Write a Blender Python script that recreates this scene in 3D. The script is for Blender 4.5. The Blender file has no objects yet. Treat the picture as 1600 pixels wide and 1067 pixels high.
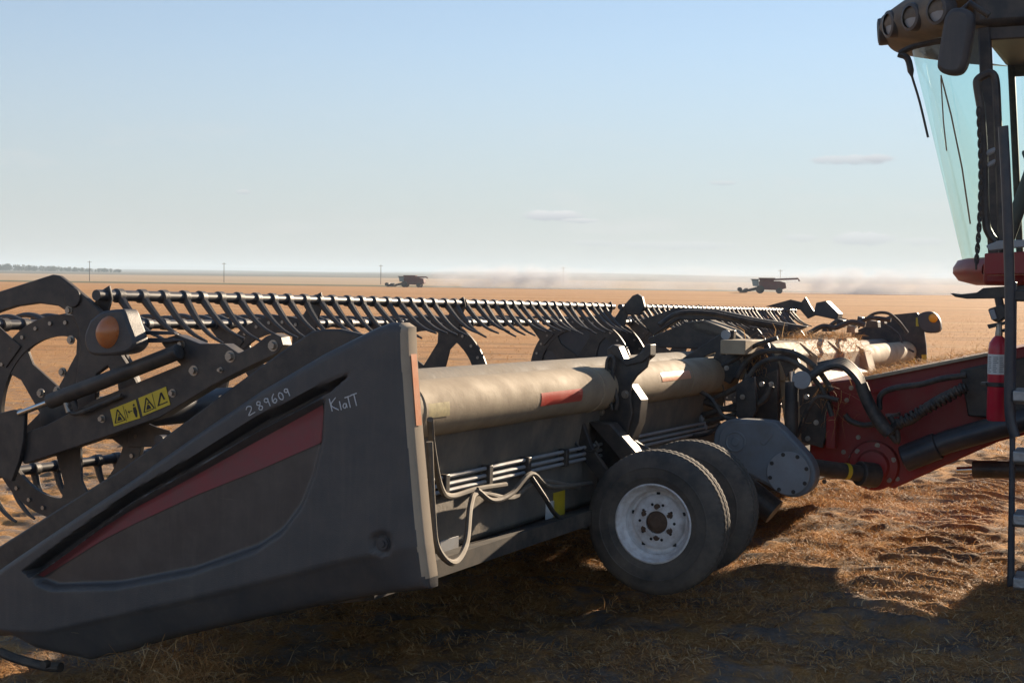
import bpy, bmesh, math, random
import numpy as np
from mathutils import Vector, Matrix
random.seed(7); rng = np.random.default_rng(7)
S = bpy.context.scene
COL = S.collection
rad = math.radians

# ------------------------------------------------------------------ camera
F = 2222.0                      # focal length in photo pixels (50 mm on 36 mm, 1600 px)
CAMH = 1.9
ROLL, PITCH = rad(0.7), math.atan((533.5 - 437) / F)
FW = Vector((0, math.cos(PITCH), -math.sin(PITCH)))
R0 = Vector((1, 0, 0)); U0 = R0.cross(FW)
RT = R0 * math.cos(ROLL) + U0 * math.sin(ROLL)
UP = U0 * math.cos(ROLL) - R0 * math.sin(ROLL)
CAM = Vector((0, 0, CAMH))
cd = bpy.data.cameras.new('camera'); cd.lens = 50; cd.sensor_width = 36
cd.clip_start = 0.1; cd.clip_end = 40000
cam = bpy.data.objects.new('camera', cd); COL.objects.link(cam)
cam.matrix_world = Matrix(((RT.x, UP.x, -FW.x, CAM.x), (RT.y, UP.y, -FW.y, CAM.y),
                           (RT.z, UP.z, -FW.z, CAM.z), (0, 0, 0, 1)))
S.camera = cam

# ------------------------------------------------------------------ light
SUN_AZ, SUN_EL = rad(34.0), rad(14.6)          # azimuth from +Y towards +X
W = bpy.data.worlds.new('World'); S.world = W; W.use_nodes = True
nt = W.node_tree; nt.nodes.clear()
def wn(t, **k):
    n = nt.nodes.new(t)
    for a, b in k.items(): setattr(n, a, b)
    return n
out = wn('ShaderNodeOutputWorld'); bg = wn('ShaderNodeBackground'); bg.inputs[1].default_value = 0.051
sky = wn('ShaderNodeTexSky', sky_type='NISHITA', sun_disc=False, sun_elevation=SUN_EL, sun_rotation=SUN_AZ,
         altitude=500, air_density=0.85, dust_density=0.0, ozone_density=1.4)
# thin clouds: noise on the direction, only low above the horizon, the same all the way round
tc = wn('ShaderNodeTexCoord'); sx = wn('ShaderNodeSeparateXYZ'); nt.links.new(tc.outputs['Generated'], sx.inputs[0])
mp = wn('ShaderNodeMapping'); mp.inputs['Scale'].default_value = (9, 9, 42); nt.links.new(tc.outputs['Generated'], mp.inputs[0])
nz = wn('ShaderNodeTexNoise'); nz.inputs['Scale'].default_value = 1.0; nz.inputs['Detail'].default_value = 7; nz.inputs['Roughness'].default_value = .55
nt.links.new(mp.outputs[0], nz.inputs['Vector'])
cr = wn('ShaderNodeValToRGB'); cr.color_ramp.elements[0].position = .56; cr.color_ramp.elements[1].position = .74
nt.links.new(nz.outputs['Fac'], cr.inputs[0])
br = wn('ShaderNodeValToRGB'); e = br.color_ramp.elements
e[0].position = 0.0; e[0].color = (0, 0, 0, 1); e[1].position = .02; e[1].color = (.45, .45, .45, 1)
for p, v in ((.07, .4), (.12, 0)):
    x = br.color_ramp.elements.new(p); x.color = (v, v, v, 1)
nt.links.new(sx.outputs['Z'], br.inputs[0])
mul = wn('ShaderNodeMath', operation='MULTIPLY'); nt.links.new(cr.outputs[0], mul.inputs[0]); nt.links.new(br.outputs[0], mul.inputs[1])
# a thin white veil of high cloud, thickest towards the horizon, all the way round
vr = wn('ShaderNodeValToRGB'); e = vr.color_ramp.elements
e[0].position = 0.0; e[0].color = (.93, .93, .93, 1); e[1].position = .5; e[1].color = (0, 0, 0, 1)
for p, v in ((.04, .85), (.09, .68), (.16, .40), (.25, .18)):
    x = vr.color_ramp.elements.new(p); x.color = (v, v, v, 1)
nt.links.new(sx.outputs['Z'], vr.inputs[0])
veil = wn('ShaderNodeMixRGB'); veil.inputs[2].default_value = (3.2, 3.36, 3.58, 1)
nt.links.new(vr.outputs[0], veil.inputs[0]); nt.links.new(sky.outputs[0], veil.inputs[1])
mx = wn('ShaderNodeMixRGB'); mx.inputs[2].default_value = (4.6, 4.65, 4.7, 1)
nt.links.new(mul.outputs[0], mx.inputs[0]); nt.links.new(veil.outputs[0], mx.inputs[1])
# a few small fair-weather clouds, each a noisy patch at its own bearing
prev = mx.outputs[0]
def wm(op, a, b=None, clamp=False):
    n = wn('ShaderNodeMath', operation=op); n.use_clamp = clamp
    for k, v in ((0, a), (1, b)):
        if v is None: continue
        if isinstance(v, (int, float)): n.inputs[k].default_value = v
        else: nt.links.new(v, n.inputs[k])
    return n.outputs[0]
azn = wm('ARCTAN2', sx.outputs['X'], sx.outputs['Y'])
n2 = wn('ShaderNodeTexNoise'); n2.inputs['Scale'].default_value = 1.0; n2.inputs['Detail'].default_value = 9; n2.inputs['Roughness'].default_value = .6
m2 = wn('ShaderNodeMapping'); m2.inputs['Scale'].default_value = (110, 110, 230); nt.links.new(tc.outputs['Generated'], m2.inputs[0]); nt.links.new(m2.outputs[0], n2.inputs['Vector'])
for cx, cy, w, h, k in ((866, 337, 62, 11, 1.0), (905, 345, 40, 5, .8), (1348, 373, 60, 13, .75), (1250, 372, 34, 8, .5), (1330, 250, 80, 10, .7), (1370, 247, 30, 8, .7), (380, 300, 16, 5, .6), (1060, 384, 120, 9, .45), (930, 380, 60, 6, .4), (1130, 286, 30, 5, .5), (1440, 378, 50, 8, .4)):
    d = (FW + RT * ((cx - 800) / F) - UP * ((cy - 533.5) / F)).normalized(); a0 = math.atan2(d.x, d.y)
    u = wm('DIVIDE', wm('SUBTRACT', azn, a0), w / F); v = wm('DIVIDE', wm('SUBTRACT', sx.outputs['Z'], d.z), h / F)
    r2 = wm('ADD', wm('MULTIPLY', u, u), wm('MULTIPLY', v, v))
    msk = wm('SUBTRACT', 1.0, r2, True)
    den = wm('MULTIPLY', wm('MULTIPLY', wm('SUBTRACT', wm('ADD', wm('MULTIPLY', msk, .7), n2.outputs['Fac']), .70), 4.0, True), k * .95, True)
    den = wm('MULTIPLY', den, wm('MULTIPLY', msk, 4.0, True))
    sh = wn('ShaderNodeMixRGB'); sh.inputs[1].default_value = (2.5, 2.75, 3.15, 1); sh.inputs[2].default_value = (5.6, 5.6, 5.7, 1)
    nt.links.new(wm('ADD', wm('MULTIPLY', v, .5), .5, True), sh.inputs[0])
    m3 = wn('ShaderNodeMixRGB'); nt.links.new(den, m3.inputs[0]); nt.links.new(prev, m3.inputs[1]); nt.links.new(sh.outputs[0], m3.inputs[2]); prev = m3.outputs[0]
nt.links.new(prev, bg.inputs[0]); nt.links.new(bg.outputs[0], out.inputs[0])
sl = bpy.data.lights.new('sun', 'SUN'); sl.energy = 3.8; sl.angle = rad(.53); sl.color = (1, .80, .58)
sun = bpy.data.objects.new('sun', sl); COL.objects.link(sun)
SD = Vector((math.cos(SUN_EL) * math.sin(SUN_AZ), math.cos(SUN_EL) * math.cos(SUN_AZ), math.sin(SUN_EL)))
sun.rotation_euler = SD.to_track_quat('Z', 'Y').to_euler(); sun.location = SD * 50
S.view_settings.view_transform = 'Standard'; S.view_settings.look = 'None'
S.view_settings.gamma = 1; S.view_settings.use_curve_mapping = False
S.view_settings.exposure = 1.6
S.render.engine = 'CYCLES'
S.cycles.max_bounces = 8; S.cycles.transparent_max_bounces = 12; S.cycles.volume_bounces = 1

# ------------------------------------------------------------------ materials
def mat(name, col, rough=.6, metal=0., dirt=None, dfac=.35, dscale=6., bump=0., bscale=60., top=0., spec=.5, coat=0., streak=0.):
    """principled surface with two-scale grime (noise) and dust that lies on upward faces"""
    m = bpy.data.materials.new(name); m.use_nodes = True
    t = m.node_tree; N = t.nodes; L = t.links
    p = N['Principled BSDF']; p.inputs['Roughness'].default_value = rough; p.inputs['Metallic'].default_value = metal
    p.inputs['Specular IOR Level'].default_value = spec; p.inputs['Coat Weight'].default_value = coat
    g = N.new('ShaderNodeTexCoord')
    n1 = N.new('ShaderNodeTexNoise'); n1.inputs['Scale'].default_value = dscale; n1.inputs['Detail'].default_value = 8; n1.inputs['Roughness'].default_value = .65
    L.new(g.outputs['Object'], n1.inputs['Vector'])
    if dirt:
        r = N.new('ShaderNodeValToRGB'); r.color_ramp.elements[0].position = .38; r.color_ramp.elements[1].position = .72
        L.new(n1.outputs['Fac'], r.inputs[0])
        k = N.new('ShaderNodeMath'); k.operation = 'MULTIPLY'; k.inputs[1].default_value = dfac; L.new(r.outputs[0], k.inputs[0])
        fac = k
        if top:
            ge = N.new('ShaderNodeNewGeometry'); s = N.new('ShaderNodeSeparateXYZ'); L.new(ge.outputs['True Normal'], s.inputs[0])
            q = N.new('ShaderNodeMapRange'); q.inputs[1].default_value = .25; q.inputs[2].default_value = .95; q.inputs[4].default_value = top
            L.new(s.outputs['Z'], q.inputs[0])
            n3 = N.new('ShaderNodeTexNoise'); n3.inputs['Scale'].default_value = dscale * 4; n3.inputs['Detail'].default_value = 5
            L.new(g.outputs['Object'], n3.inputs['Vector'])
            qq = N.new('ShaderNodeMath'); qq.operation = 'MULTIPLY'; L.new(q.outputs[0], qq.inputs[0]); L.new(n3.outputs['Fac'], qq.inputs[1])
            ad = N.new('ShaderNodeMath'); ad.operation = 'ADD'; ad.use_clamp = True; L.new(k.outputs[0], ad.inputs[0]); L.new(qq.outputs[0], ad.inputs[1])
            fac = ad
        if streak:
            ms = N.new('ShaderNodeMapping'); ms.inputs['Scale'].default_value = (34, 34, 2.2); ms.inputs['Rotation'].default_value = (0, .12, 0); L.new(g.outputs['Object'], ms.inputs[0])
            ns = N.new('ShaderNodeTexNoise'); ns.inputs['Scale'].default_value = 1; ns.inputs['Detail'].default_value = 7; ns.inputs['Roughness'].default_value = .7; L.new(ms.outputs[0], ns.inputs['Vector'])
            rs = N.new('ShaderNodeMapRange'); rs.inputs[1].default_value = .5; rs.inputs[2].default_value = .78; rs.inputs[4].default_value = streak; L.new(ns.outputs['Fac'], rs.inputs[0])
            mw_ = N.new('ShaderNodeMapping'); mw_.inputs['Scale'].default_value = (2.5, 9, 60); mw_.inputs['Rotation'].default_value = (0, .55, 0); L.new(g.outputs['Object'], mw_.inputs[0])
            nw = N.new('ShaderNodeTexNoise'); nw.inputs['Scale'].default_value = 2.2; nw.inputs['Detail'].default_value = 3; L.new(mw_.outputs[0], nw.inputs['Vector'])
            rw = N.new('ShaderNodeMapRange'); rw.inputs[1].default_value = .70; rw.inputs[2].default_value = .76; rw.inputs[4].default_value = streak * 1.5; L.new(nw.outputs['Fac'], rw.inputs[0])
            a1 = N.new('ShaderNodeMath'); a1.operation = 'ADD'; L.new(rs.outputs[0], a1.inputs[0]); L.new(rw.outputs[0], a1.inputs[1])
            a2 = N.new('ShaderNodeMath'); a2.operation = 'ADD'; a2.use_clamp = True; L.new(fac.outputs[0], a2.inputs[0]); L.new(a1.outputs[0], a2.inputs[1]); fac = a2
        x = N.new('ShaderNodeMixRGB'); x.inputs[1].default_value = (*col, 1); x.inputs[2].default_value = (*dirt, 1)
        L.new(fac.outputs[0], x.inputs[0]); L.new(x.outputs[0], p.inputs['Base Color'])
        mr = N.new('ShaderNodeMapRange'); mr.inputs[3].default_value = rough; mr.inputs[4].default_value = min(1, rough + .3)
        L.new(fac.outputs[0], mr.inputs[0]); L.new(mr.outputs[0], p.inputs['Roughness'])
    else:
        p.inputs['Base Color'].default_value = (*col, 1)
    if bump:
        n2 = N.new('ShaderNodeTexNoise'); n2.inputs['Scale'].default_value = bscale; n2.inputs['Detail'].default_value = 4
        L.new(g.outputs['Object'], n2.inputs['Vector'])
        b = N.new('ShaderNodeBump'); b.inputs['Strength'].default_value = bump; b.inputs['Distance'].default_value = .01
        L.new(n2.outputs['Fac'], b.inputs['Height']); L.new(b.outputs[0], p.inputs['Normal'])
    return m
DUST = (.30, .235, .165)
M = {}
M['plastic'] = mat('dusty_black_plastic', (.058, .060, .065), .46, 0, (.23, .195, .16), .22, 5, .18, 220, .35, .5, 0, .13)
M['flange'] = mat('sunlit_dusty_flange', (.42, .34, .245), .8, 0, (.55, .45, .33), .6, 9)  # tan dust, lightened so the rim's sunlit look sits in the colour
M['panel'] = mat('dusty_decal_panel', (.052, .051, .054), .34, 0, (.20, .17, .14), .22, 7, .03, 120, 0, .5, 0, .14)
M['steel'] = mat('black_painted_steel', (.026, .026, .029), .45, 0, DUST, .28, 7, .05, 120, .35)
M['bluesteel'] = mat('blue_black_steel', (.035, .042, .055), .38, .2, DUST, .15, 6, 0, 1, .3)
M['tan'] = mat('taupe_paint', (.42, .34, .235), .72, 0, (.24, .19, .14), .65, 4, .10, 60, .0, .3)
M['tanedge'] = mat('taupe_paint_dusty', (.42, .34, .24), .6, 0, (.26, .20, .14), .6, 14, .1, 60)
M['sheet'] = mat('grimy_back_sheet', (.125, .115, .10), .75, 0, (.30, .25, .185), .7, 5, .2, 40, .2)
M['red'] = mat('case_red_paint', (.27, .017, .020), .42, 0, (.22, .12, .085), .40, 5, .05, 90, .75, .5, 0, .12)
M['redstripe'] = mat('red_decal', (.24, .048, .058), .5, 0, (.15, .10, .09), .45, 14, 0, 1, 0, .5, 0, .2)
M['reddecal'] = mat('red_reflector', (.62, .06, .04), .35, 0, (.45, .2, .13), .3, 9)
M['orange'] = mat('orange_reflector', (.80, .30, .14), .35, 0, (.55, .3, .17), .4, 12)
M['gear'] = mat('grey_gearbox_paint', (.20, .225, .25), .5, 0, (.15, .13, .11), .6, 6, .05, 80, .25)
M['plate'] = mat('zinc_plate', (.33, .35, .37), .6, .1, (.25, .22, .19), .4, 10)
M['chrome'] = mat('chromed_rod', (.6, .6, .6), .18, 1, DUST, .15, 12)
M['zinc'] = mat('zinc_bolt', (.34, .32, .29), .35, .8, DUST, .4, 30)
M['white'] = mat('white_wheel_paint', (.86, .86, .86), .5, 0, (.26, .17, .11), .55, 16, .05, 90)
M['rust'] = mat('rusty_steel', (.17, .11, .075), .8, .2, (.08, .05, .035), .6, 25, .2, 60)
M['rubber'] = mat('dusty_tyre_rubber', (.066, .062, .058), .85, 0, (.23, .19, .15), .75, 5, .1, 150, 0)
M['hose'] = mat('black_hose', (.03, .03, .032), .5, 0, DUST, .35, 14, 0, 1, .3)
M['hosetan'] = mat('dusty_hose', (.13, .115, .095), .7, 0, (.3, .24, .17), .5, 20, 0, 1, .3)
M['yellow'] = mat('yellow_sticker', (.70, .52, .03), .45, 0, (.4, .3, .1), .3, 20)
M['worn'] = mat('worn_yellow_sticker', (.50, .42, .20), .7, 0, (.30, .25, .17), .8, 30)
M['ink'] = mat('black_print', (.015, .015, .015), .6)
M['whitelabel'] = mat('white_label', (.7, .7, .68), .5, 0, (.4, .37, .32), .4, 25)
M['chalk'] = mat('chalk', (.62, .64, .66), .9)
M['amber'] = mat('amber_lens', (.55, .17, .045), .25, 0, (.35, .2, .12), .4, 18, .1, 60, 0, .5, .3)
M['amberlit'] = mat('amber_lens_lit', (.95, .42, .02), .2, 0, (.7, .3, .05), .3, 30)  # brighter copy of the amber lens; its lit look is in the colour
M['extred'] = mat('extinguisher_red', (.50, .015, .04), .28, 0, DUST, .12, 9, 0, 1, .2)
M['navy'] = mat('dark_handrail_paint', (.030, .040, .058), .35, 0, DUST, .18, 8, 0, 1, .3)
M['tread'] = mat('galvanised_step', (.42, .43, .44), .45, .6, (.2, .17, .14), .5, 20, .3, 90)
M['canvas'] = mat('draper_canvas', (.03, .03, .03), .8, 0, DUST, .4, 5)
M['interior'] = mat('cab_interior', (.09, .09, .09), .7)
M['seat'] = mat('seat_cloth', (.32, .29, .24), .9)
M['wood'] = mat('weathered_pole', (.10, .08, .065), .9)
M['far_red'] = mat('harvester_red', (.13, .028, .03), .7, 0, (.14, .10, .08), .5, .6)
M['far_dark'] = mat('harvester_dark', (.03, .03, .035), .7, 0, DUST, .3, .8)
M['far_glass'] = mat('harvester_glass', (.25, .33, .32), .2)
def glass(name, tint, refl=.6, film=.03):
    m = bpy.data.materials.new(name); m.use_nodes = True; t = m.node_tree; N = t.nodes; L = t.links; N.clear()
    o = N.new('ShaderNodeOutputMaterial'); tr = N.new('ShaderNodeBsdfTransparent'); tr.inputs[0].default_value = (*tint, 1)
    gl = N.new('ShaderNodeBsdfGlossy'); gl.inputs['Roughness'].default_value = .03
    df = N.new('ShaderNodeBsdfDiffuse'); df.inputs[0].default_value = (.55, .60, .55, 1)
    fr = N.new('ShaderNodeLayerWeight'); fr.inputs['Blend'].default_value = .12
    k = N.new('ShaderNodeMath'); k.operation = 'MULTIPLY'; k.inputs[1].default_value = refl; L.new(fr.outputs['Facing'], k.inputs[0])
    nz = N.new('ShaderNodeTexNoise'); nz.inputs['Scale'].default_value = 3; nz.inputs['Detail'].default_value = 6
    g = N.new('ShaderNodeTexCoord'); L.new(g.outputs['Object'], nz.inputs['Vector'])
    d = N.new('ShaderNodeMapRange'); d.inputs[1].default_value = .4; d.inputs[2].default_value = .8; d.inputs[3].default_value = .01; d.inputs[4].default_value = film
    L.new(nz.outputs['Fac'], d.inputs[0])
    a = N.new('ShaderNodeMixShader'); L.new(d.outputs[0], a.inputs[0]); L.new(tr.outputs[0], a.inputs[1]); L.new(df.outputs[0], a.inputs[2])
    b = N.new('ShaderNodeMixShader'); L.new(k.outputs[0], b.inputs[0]); L.new(a.outputs[0], b.inputs[1]); L.new(gl.outputs[0], b.inputs[2])
    L.new(b.outputs[0], o.inputs[0]); return m
M['glass'] = glass('green_tinted_glass', (.83, .965, .93))
M['clearglass'] = glass('clear_glass', (.95, .975, .965), .6, .03)

# ------------------------------------------------------------------ helpers
def tag(o, label=None, cat=None, group=None, kind=None):
    for k, v in (('label', label), ('category', cat), ('group', group), ('kind', kind)):
        if v: o[k] = v
    return o
def empty(name, mw, label=None, cat=None, group=None):
    o = bpy.data.objects.new(name, None); COL.objects.link(o); o.matrix_world = mw
    o.empty_display_size = .2
    return tag(o, label, cat, group)
V = Vector
class MB:
    def __init__(s): s.v = []; s.f = []; s.mi = []
    def add(s, vs, fs, mi=0):
        n = len(s.v); s.v += [tuple(x) for x in vs]
        for f in fs: s.f.append(tuple(n + i for i in f)); s.mi.append(mi)
        return s
    def box(s, lo, hi, rot=None, mi=0):
        lo, hi = V(lo), V(hi); c = (lo + hi) / 2; h = (hi - lo) / 2
        vs = []
        for z in (-1, 1):
            for y in (-1, 1):
                for x in (-1, 1):
                    p = V((x * h.x, y * h.y, z * h.z))
                    if rot is not None: p = rot @ p
                    vs.append(c + p)
        return s.add(vs, [(0, 2, 3, 1), (4, 5, 7, 6), (0, 1, 5, 4), (2, 6, 7, 3), (0, 4, 6, 2), (1, 3, 7, 5)], mi)
    def prism(s, pts, ext, mi=0):
        pts = [V(p) for p in pts]; ext = V(ext); n = len(pts)
        nrm = V((0, 0, 0))
        for i in range(n): nrm += pts[i].cross(pts[(i + 1) % n])
        if nrm.dot(ext) > 0: pts = pts[::-1]
        vs = pts + [p + ext for p in pts]
        fs = [tuple(range(n)), tuple(range(2 * n - 1, n - 1, -1))]
        fs += [((i + 1) % n, i, n + i, n + (i + 1) % n) for i in range(n)]
        return s.add(vs, fs, mi)
    def tube(s, path, r, n=10, cap=True, mi=0):
        path = [V(p) for p in path]; k = len(path)
        rs = r if isinstance(r, (list, tuple)) else [r] * k
        vs = []; ref = None
        for i, p in enumerate(path):
            t = (path[min(i + 1, k - 1)] - path[max(i - 1, 0)]).normalized()
            if ref is None: ref = t.orthogonal().normalized()
            ref = (ref - t * ref.dot(t)).normalized(); bi = t.cross(ref)
            for j in range(n):
                a = 2 * math.pi * j / n
                vs.append(p + (ref * math.cos(a) + bi * math.sin(a)) * rs[i])
        fs = []
        for i in range(k - 1):
            for j in range(n):
                fs.append((i * n + j, i * n + (j + 1) % n, (i + 1) * n + (j + 1) % n, (i + 1) * n + j))
        if cap: fs += [tuple(range(n - 1, -1, -1)), tuple(range((k - 1) * n, k * n))]
        return s.add(vs, fs, mi)
    def lathe(s, prof, c, ax, n=32, mi=0, wob=None):
        """prof: (radius, height along axis)"""
        c = V(c); ax = V(ax).normalized(); e1 = ax.orthogonal().normalized(); e2 = ax.cross(e1)
        vs = []; fs = []; k = len(prof)
        for j in range(n):
            a = 2 * math.pi * j / n; d = e1 * math.cos(a) + e2 * math.sin(a)
            for i, (r, h) in enumerate(prof):
                rr = r + (wob(i, j) if wob else 0)
                vs.append(c + d * rr + ax * h)
        for j in range(n):
            j2 = (j + 1) % n
            for i in range(k - 1): fs.append((j * k + i, j2 * k + i, j2 * k + i + 1, j * k + i + 1))
        return s.add(vs, fs, mi)
    def disc(s, c, ax, r, h, n=24, mi=0):
        return s.lathe([(0.0001, 0), (r, 0), (r, h), (0.0001, h)], c, ax, n, mi)
    def build(s, name, m, parent=None, bevel=0., smooth=True, ang=35, mats=None):
        me = bpy.data.meshes.new(name); me.from_pydata(s.v, [], s.f)
        for q in ([m] if mats is None else mats): me.materials.append(M[q] if isinstance(q, str) else q)
        if mats: me.polygons.foreach_set('material_index', s.mi)
        bm = bmesh.new(); bm.from_mesh(me); bmesh.ops.recalc_face_normals(bm, faces=bm.faces); bm.to_mesh(me); bm.free()
        if smooth:
            me.polygons.foreach_set('use_smooth', [True] * len(me.polygons)); me.set_sharp_from_angle(angle=rad(ang))
        o = bpy.data.objects.new(name, me); COL.objects.link(o); o.parent = parent
        if bevel:
            b = o.modifiers.new('bevel', 'BEVEL'); b.width = bevel; b.segments = 2; b.limit_method = 'ANGLE'; b.angle_limit = rad(40)
        return o
BOLT = {}
def bolt(par, c, r, h, m='zinc'):
    """one hex bolt head with washer facing the camera side; meshes are shared"""
    k = (round(r, 4), round(h, 4), m)
    o = bpy.data.objects.new('bolt', BOLT[k]) if k in BOLT else None
    if o is None:
        o = MB().disc((0, .003, 0), (0, -1, 0), r * 1.5, .006, 14).disc((0, -.002, 0), (0, -1, 0), r, h, 6).build('bolt', m); BOLT[k] = o.data
    else: COL.objects.link(o)
    o.parent = par; o.location = c; o.rotation_euler = (0, random.uniform(0, 1), 0); return o
def spline(pts, n=8):
    """Catmull-Rom through the points"""
    pts = [V(p) for p in pts]; P = [pts[0] * 2 - pts[1]] + pts + [pts[-1] * 2 - pts[-2]]; o = []
    for i in range(1, len(P) - 2):
        for k in range(n):
            t = k / n; a, b, c, d = P[i - 1], P[i], P[i + 1], P[i + 2]
            o.append(.5 * ((2 * b) + (c - a) * t + (2 * a - 5 * b + 4 * c - d) * t * t + (3 * b - a - 3 * c + d) * t ** 3))
    o.append(pts[-1]); return o

# machine frames: x = rearwards, y = along the header away from the camera, z = up
AL = rad(-25.3)
HO = V((-.319, 5.3, .2))
HM = Matrix.Translation(HO) @ Matrix.Rotation(AL, 4, 'Z') @ Matrix.Rotation(rad(-1.15), 4, 'X')
CM = Matrix.Translation(HO) @ Matrix.Rotation(AL, 4, 'Z')
HI, CI = HM.inverted(), CM.inverted()
def meas(inv, x, y, axis, val):
    """the point of the machine seen at photo pixel x, y that lies on the machine's own plane axis = val"""
    d = FW + RT * ((x - 800) / F) - UP * ((y - 533.5) / F)
    o = inv @ CAM; d = inv.to_3x3() @ d
    return o + d * ((val - o[axis]) / d[axis])
def HA(x, y, a): return meas(HI, x, y, 1, a)
def HB(x, y, b): return meas(HI, x, y, 0, b)
def CA(x, y, a): return meas(CI, x, y, 1, a)
def CB(x, y, b): return meas(CI, x, y, 0, b)
YV = V((0, 1, 0))

# ================================================================== ground and far country
def gh(x, y):
    """terrain height (arrays)"""
    D = np.hypot(x, y); az = np.arctan2(x, np.maximum(y, 1e-6))
    z = np.interp(D, [0, 60, 250, 500, 800, 1500, 2500, 4500, 6500, 8000, 12000], [0, 0, -.35, -1.0, -1.3, 1.5, 6, 16, 30, 34, 20])
    roll = 1 + .18 * np.sin(az * 9 + 1) + .12 * np.sin(az * 23 + D / 900)
    z = np.where(D > 1500, 1.5 + (z - 1.5) * roll, z)
    z += np.where(D > 30, .06 * np.sin(x / 17 + 1) * np.sin(y / 23), 0)
    return z
CA_, SA_ = math.cos(AL), math.sin(AL)
def lug(x, y):
    """prints of a lugged rubber track running parallel to the header, behind it"""
    dx, dy = x - HO.x, y - HO.y
    b = dx * CA_ + dy * SA_; a = -dx * SA_ + dy * CA_
    h = np.zeros_like(x)
    for b0, wd, ph in ((.95, .42, 0.), (2.05, .45, .4)):
        q = (b - b0 - .08 * np.sin(a * .5 + ph)) / wd
        m = np.clip(1.35 - np.abs(q) * 1.25, 0, 1)
        s = np.sin(2 * np.pi * (a + .25 * np.abs(q) * wd * 1.2 + .05 * np.sin(3 * b + a)) / .235 + ph)
        h += m * (.029 * np.tanh(2.2 * s) * (.5 + .8 * vnoise(x, y, .5, 21)) - .014)
    return h
def vnoise(x, y, s, seed):
    r = np.random.default_rng(seed); g = r.random((64, 64)); u, v = x / s, y / s
    i, j = np.floor(u).astype(int), np.floor(v).astype(int); fu, fv = u - i, v - j
    fu = fu * fu * (3 - 2 * fu); fv = fv * fv * (3 - 2 * fv)
    G = lambda a, b: g[a % 64, b % 64]
    return (G(i, j) * (1 - fu) + G(i + 1, j) * fu) * (1 - fv) + (G(i, j + 1) * (1 - fu) + G(i + 1, j + 1) * fu) * fv
def near_h(x, y):
    D = np.hypot(x - 2, y - 9); k = np.clip((26 - D) / 12, 0, 1)
    return k * (.06 * (vnoise(x, y, .9, 1) - .5) + .05 * (vnoise(x, y, .33, 2) - .5) + .045 * (vnoise(x, y, .12, 3) - .5) + lug(x, y))
def axis(lo, hi, step, far, g=1.16):
    c = list(np.arange(lo, hi, step)); d = step; p = hi
    while p < far: c.append(p); d *= g; p += d
    d = step; p = lo - step; pre = []
    while p > -far: pre.append(p); d *= g; p -= d
    return np.array(pre[::-1] + c)
gx = axis(-4.5, 8.5, .034, 9500); gy = axis(4.2, 15.5, .034, 9500)
XX, YY = np.meshgrid(gx, gy); X1, Y1 = XX.ravel(), YY.ravel()
Z1 = gh(X1, Y1) + near_h(X1, Y1)
nx, ny = len(gx), len(gy)
def grid_mesh(name, vs, nx, ny):
    me = bpy.data.meshes.new(name); me.vertices.add(len(vs)); me.vertices.foreach_set('co', np.asarray(vs, np.float32).ravel())
    i = np.arange(nx - 1)[None, :] + nx * np.arange(ny - 1)[:, None]
    q = np.stack([i, i + 1, i + 1 + nx, i + nx], -1).reshape(-1, 4); n = len(q)
    me.loops.add(n * 4); me.loops.foreach_set('vertex_index', q.ravel().astype(np.int32))
    me.polygons.add(n); me.polygons.foreach_set('loop_start', np.arange(0, n * 4, 4, dtype=np.int32))
    me.polygons.foreach_set('use_smooth', np.ones(n, bool)); me.update(); me.validate(); return me
me = grid_mesh('ground', np.stack([X1, Y1, Z1], 1), nx, ny)
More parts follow.
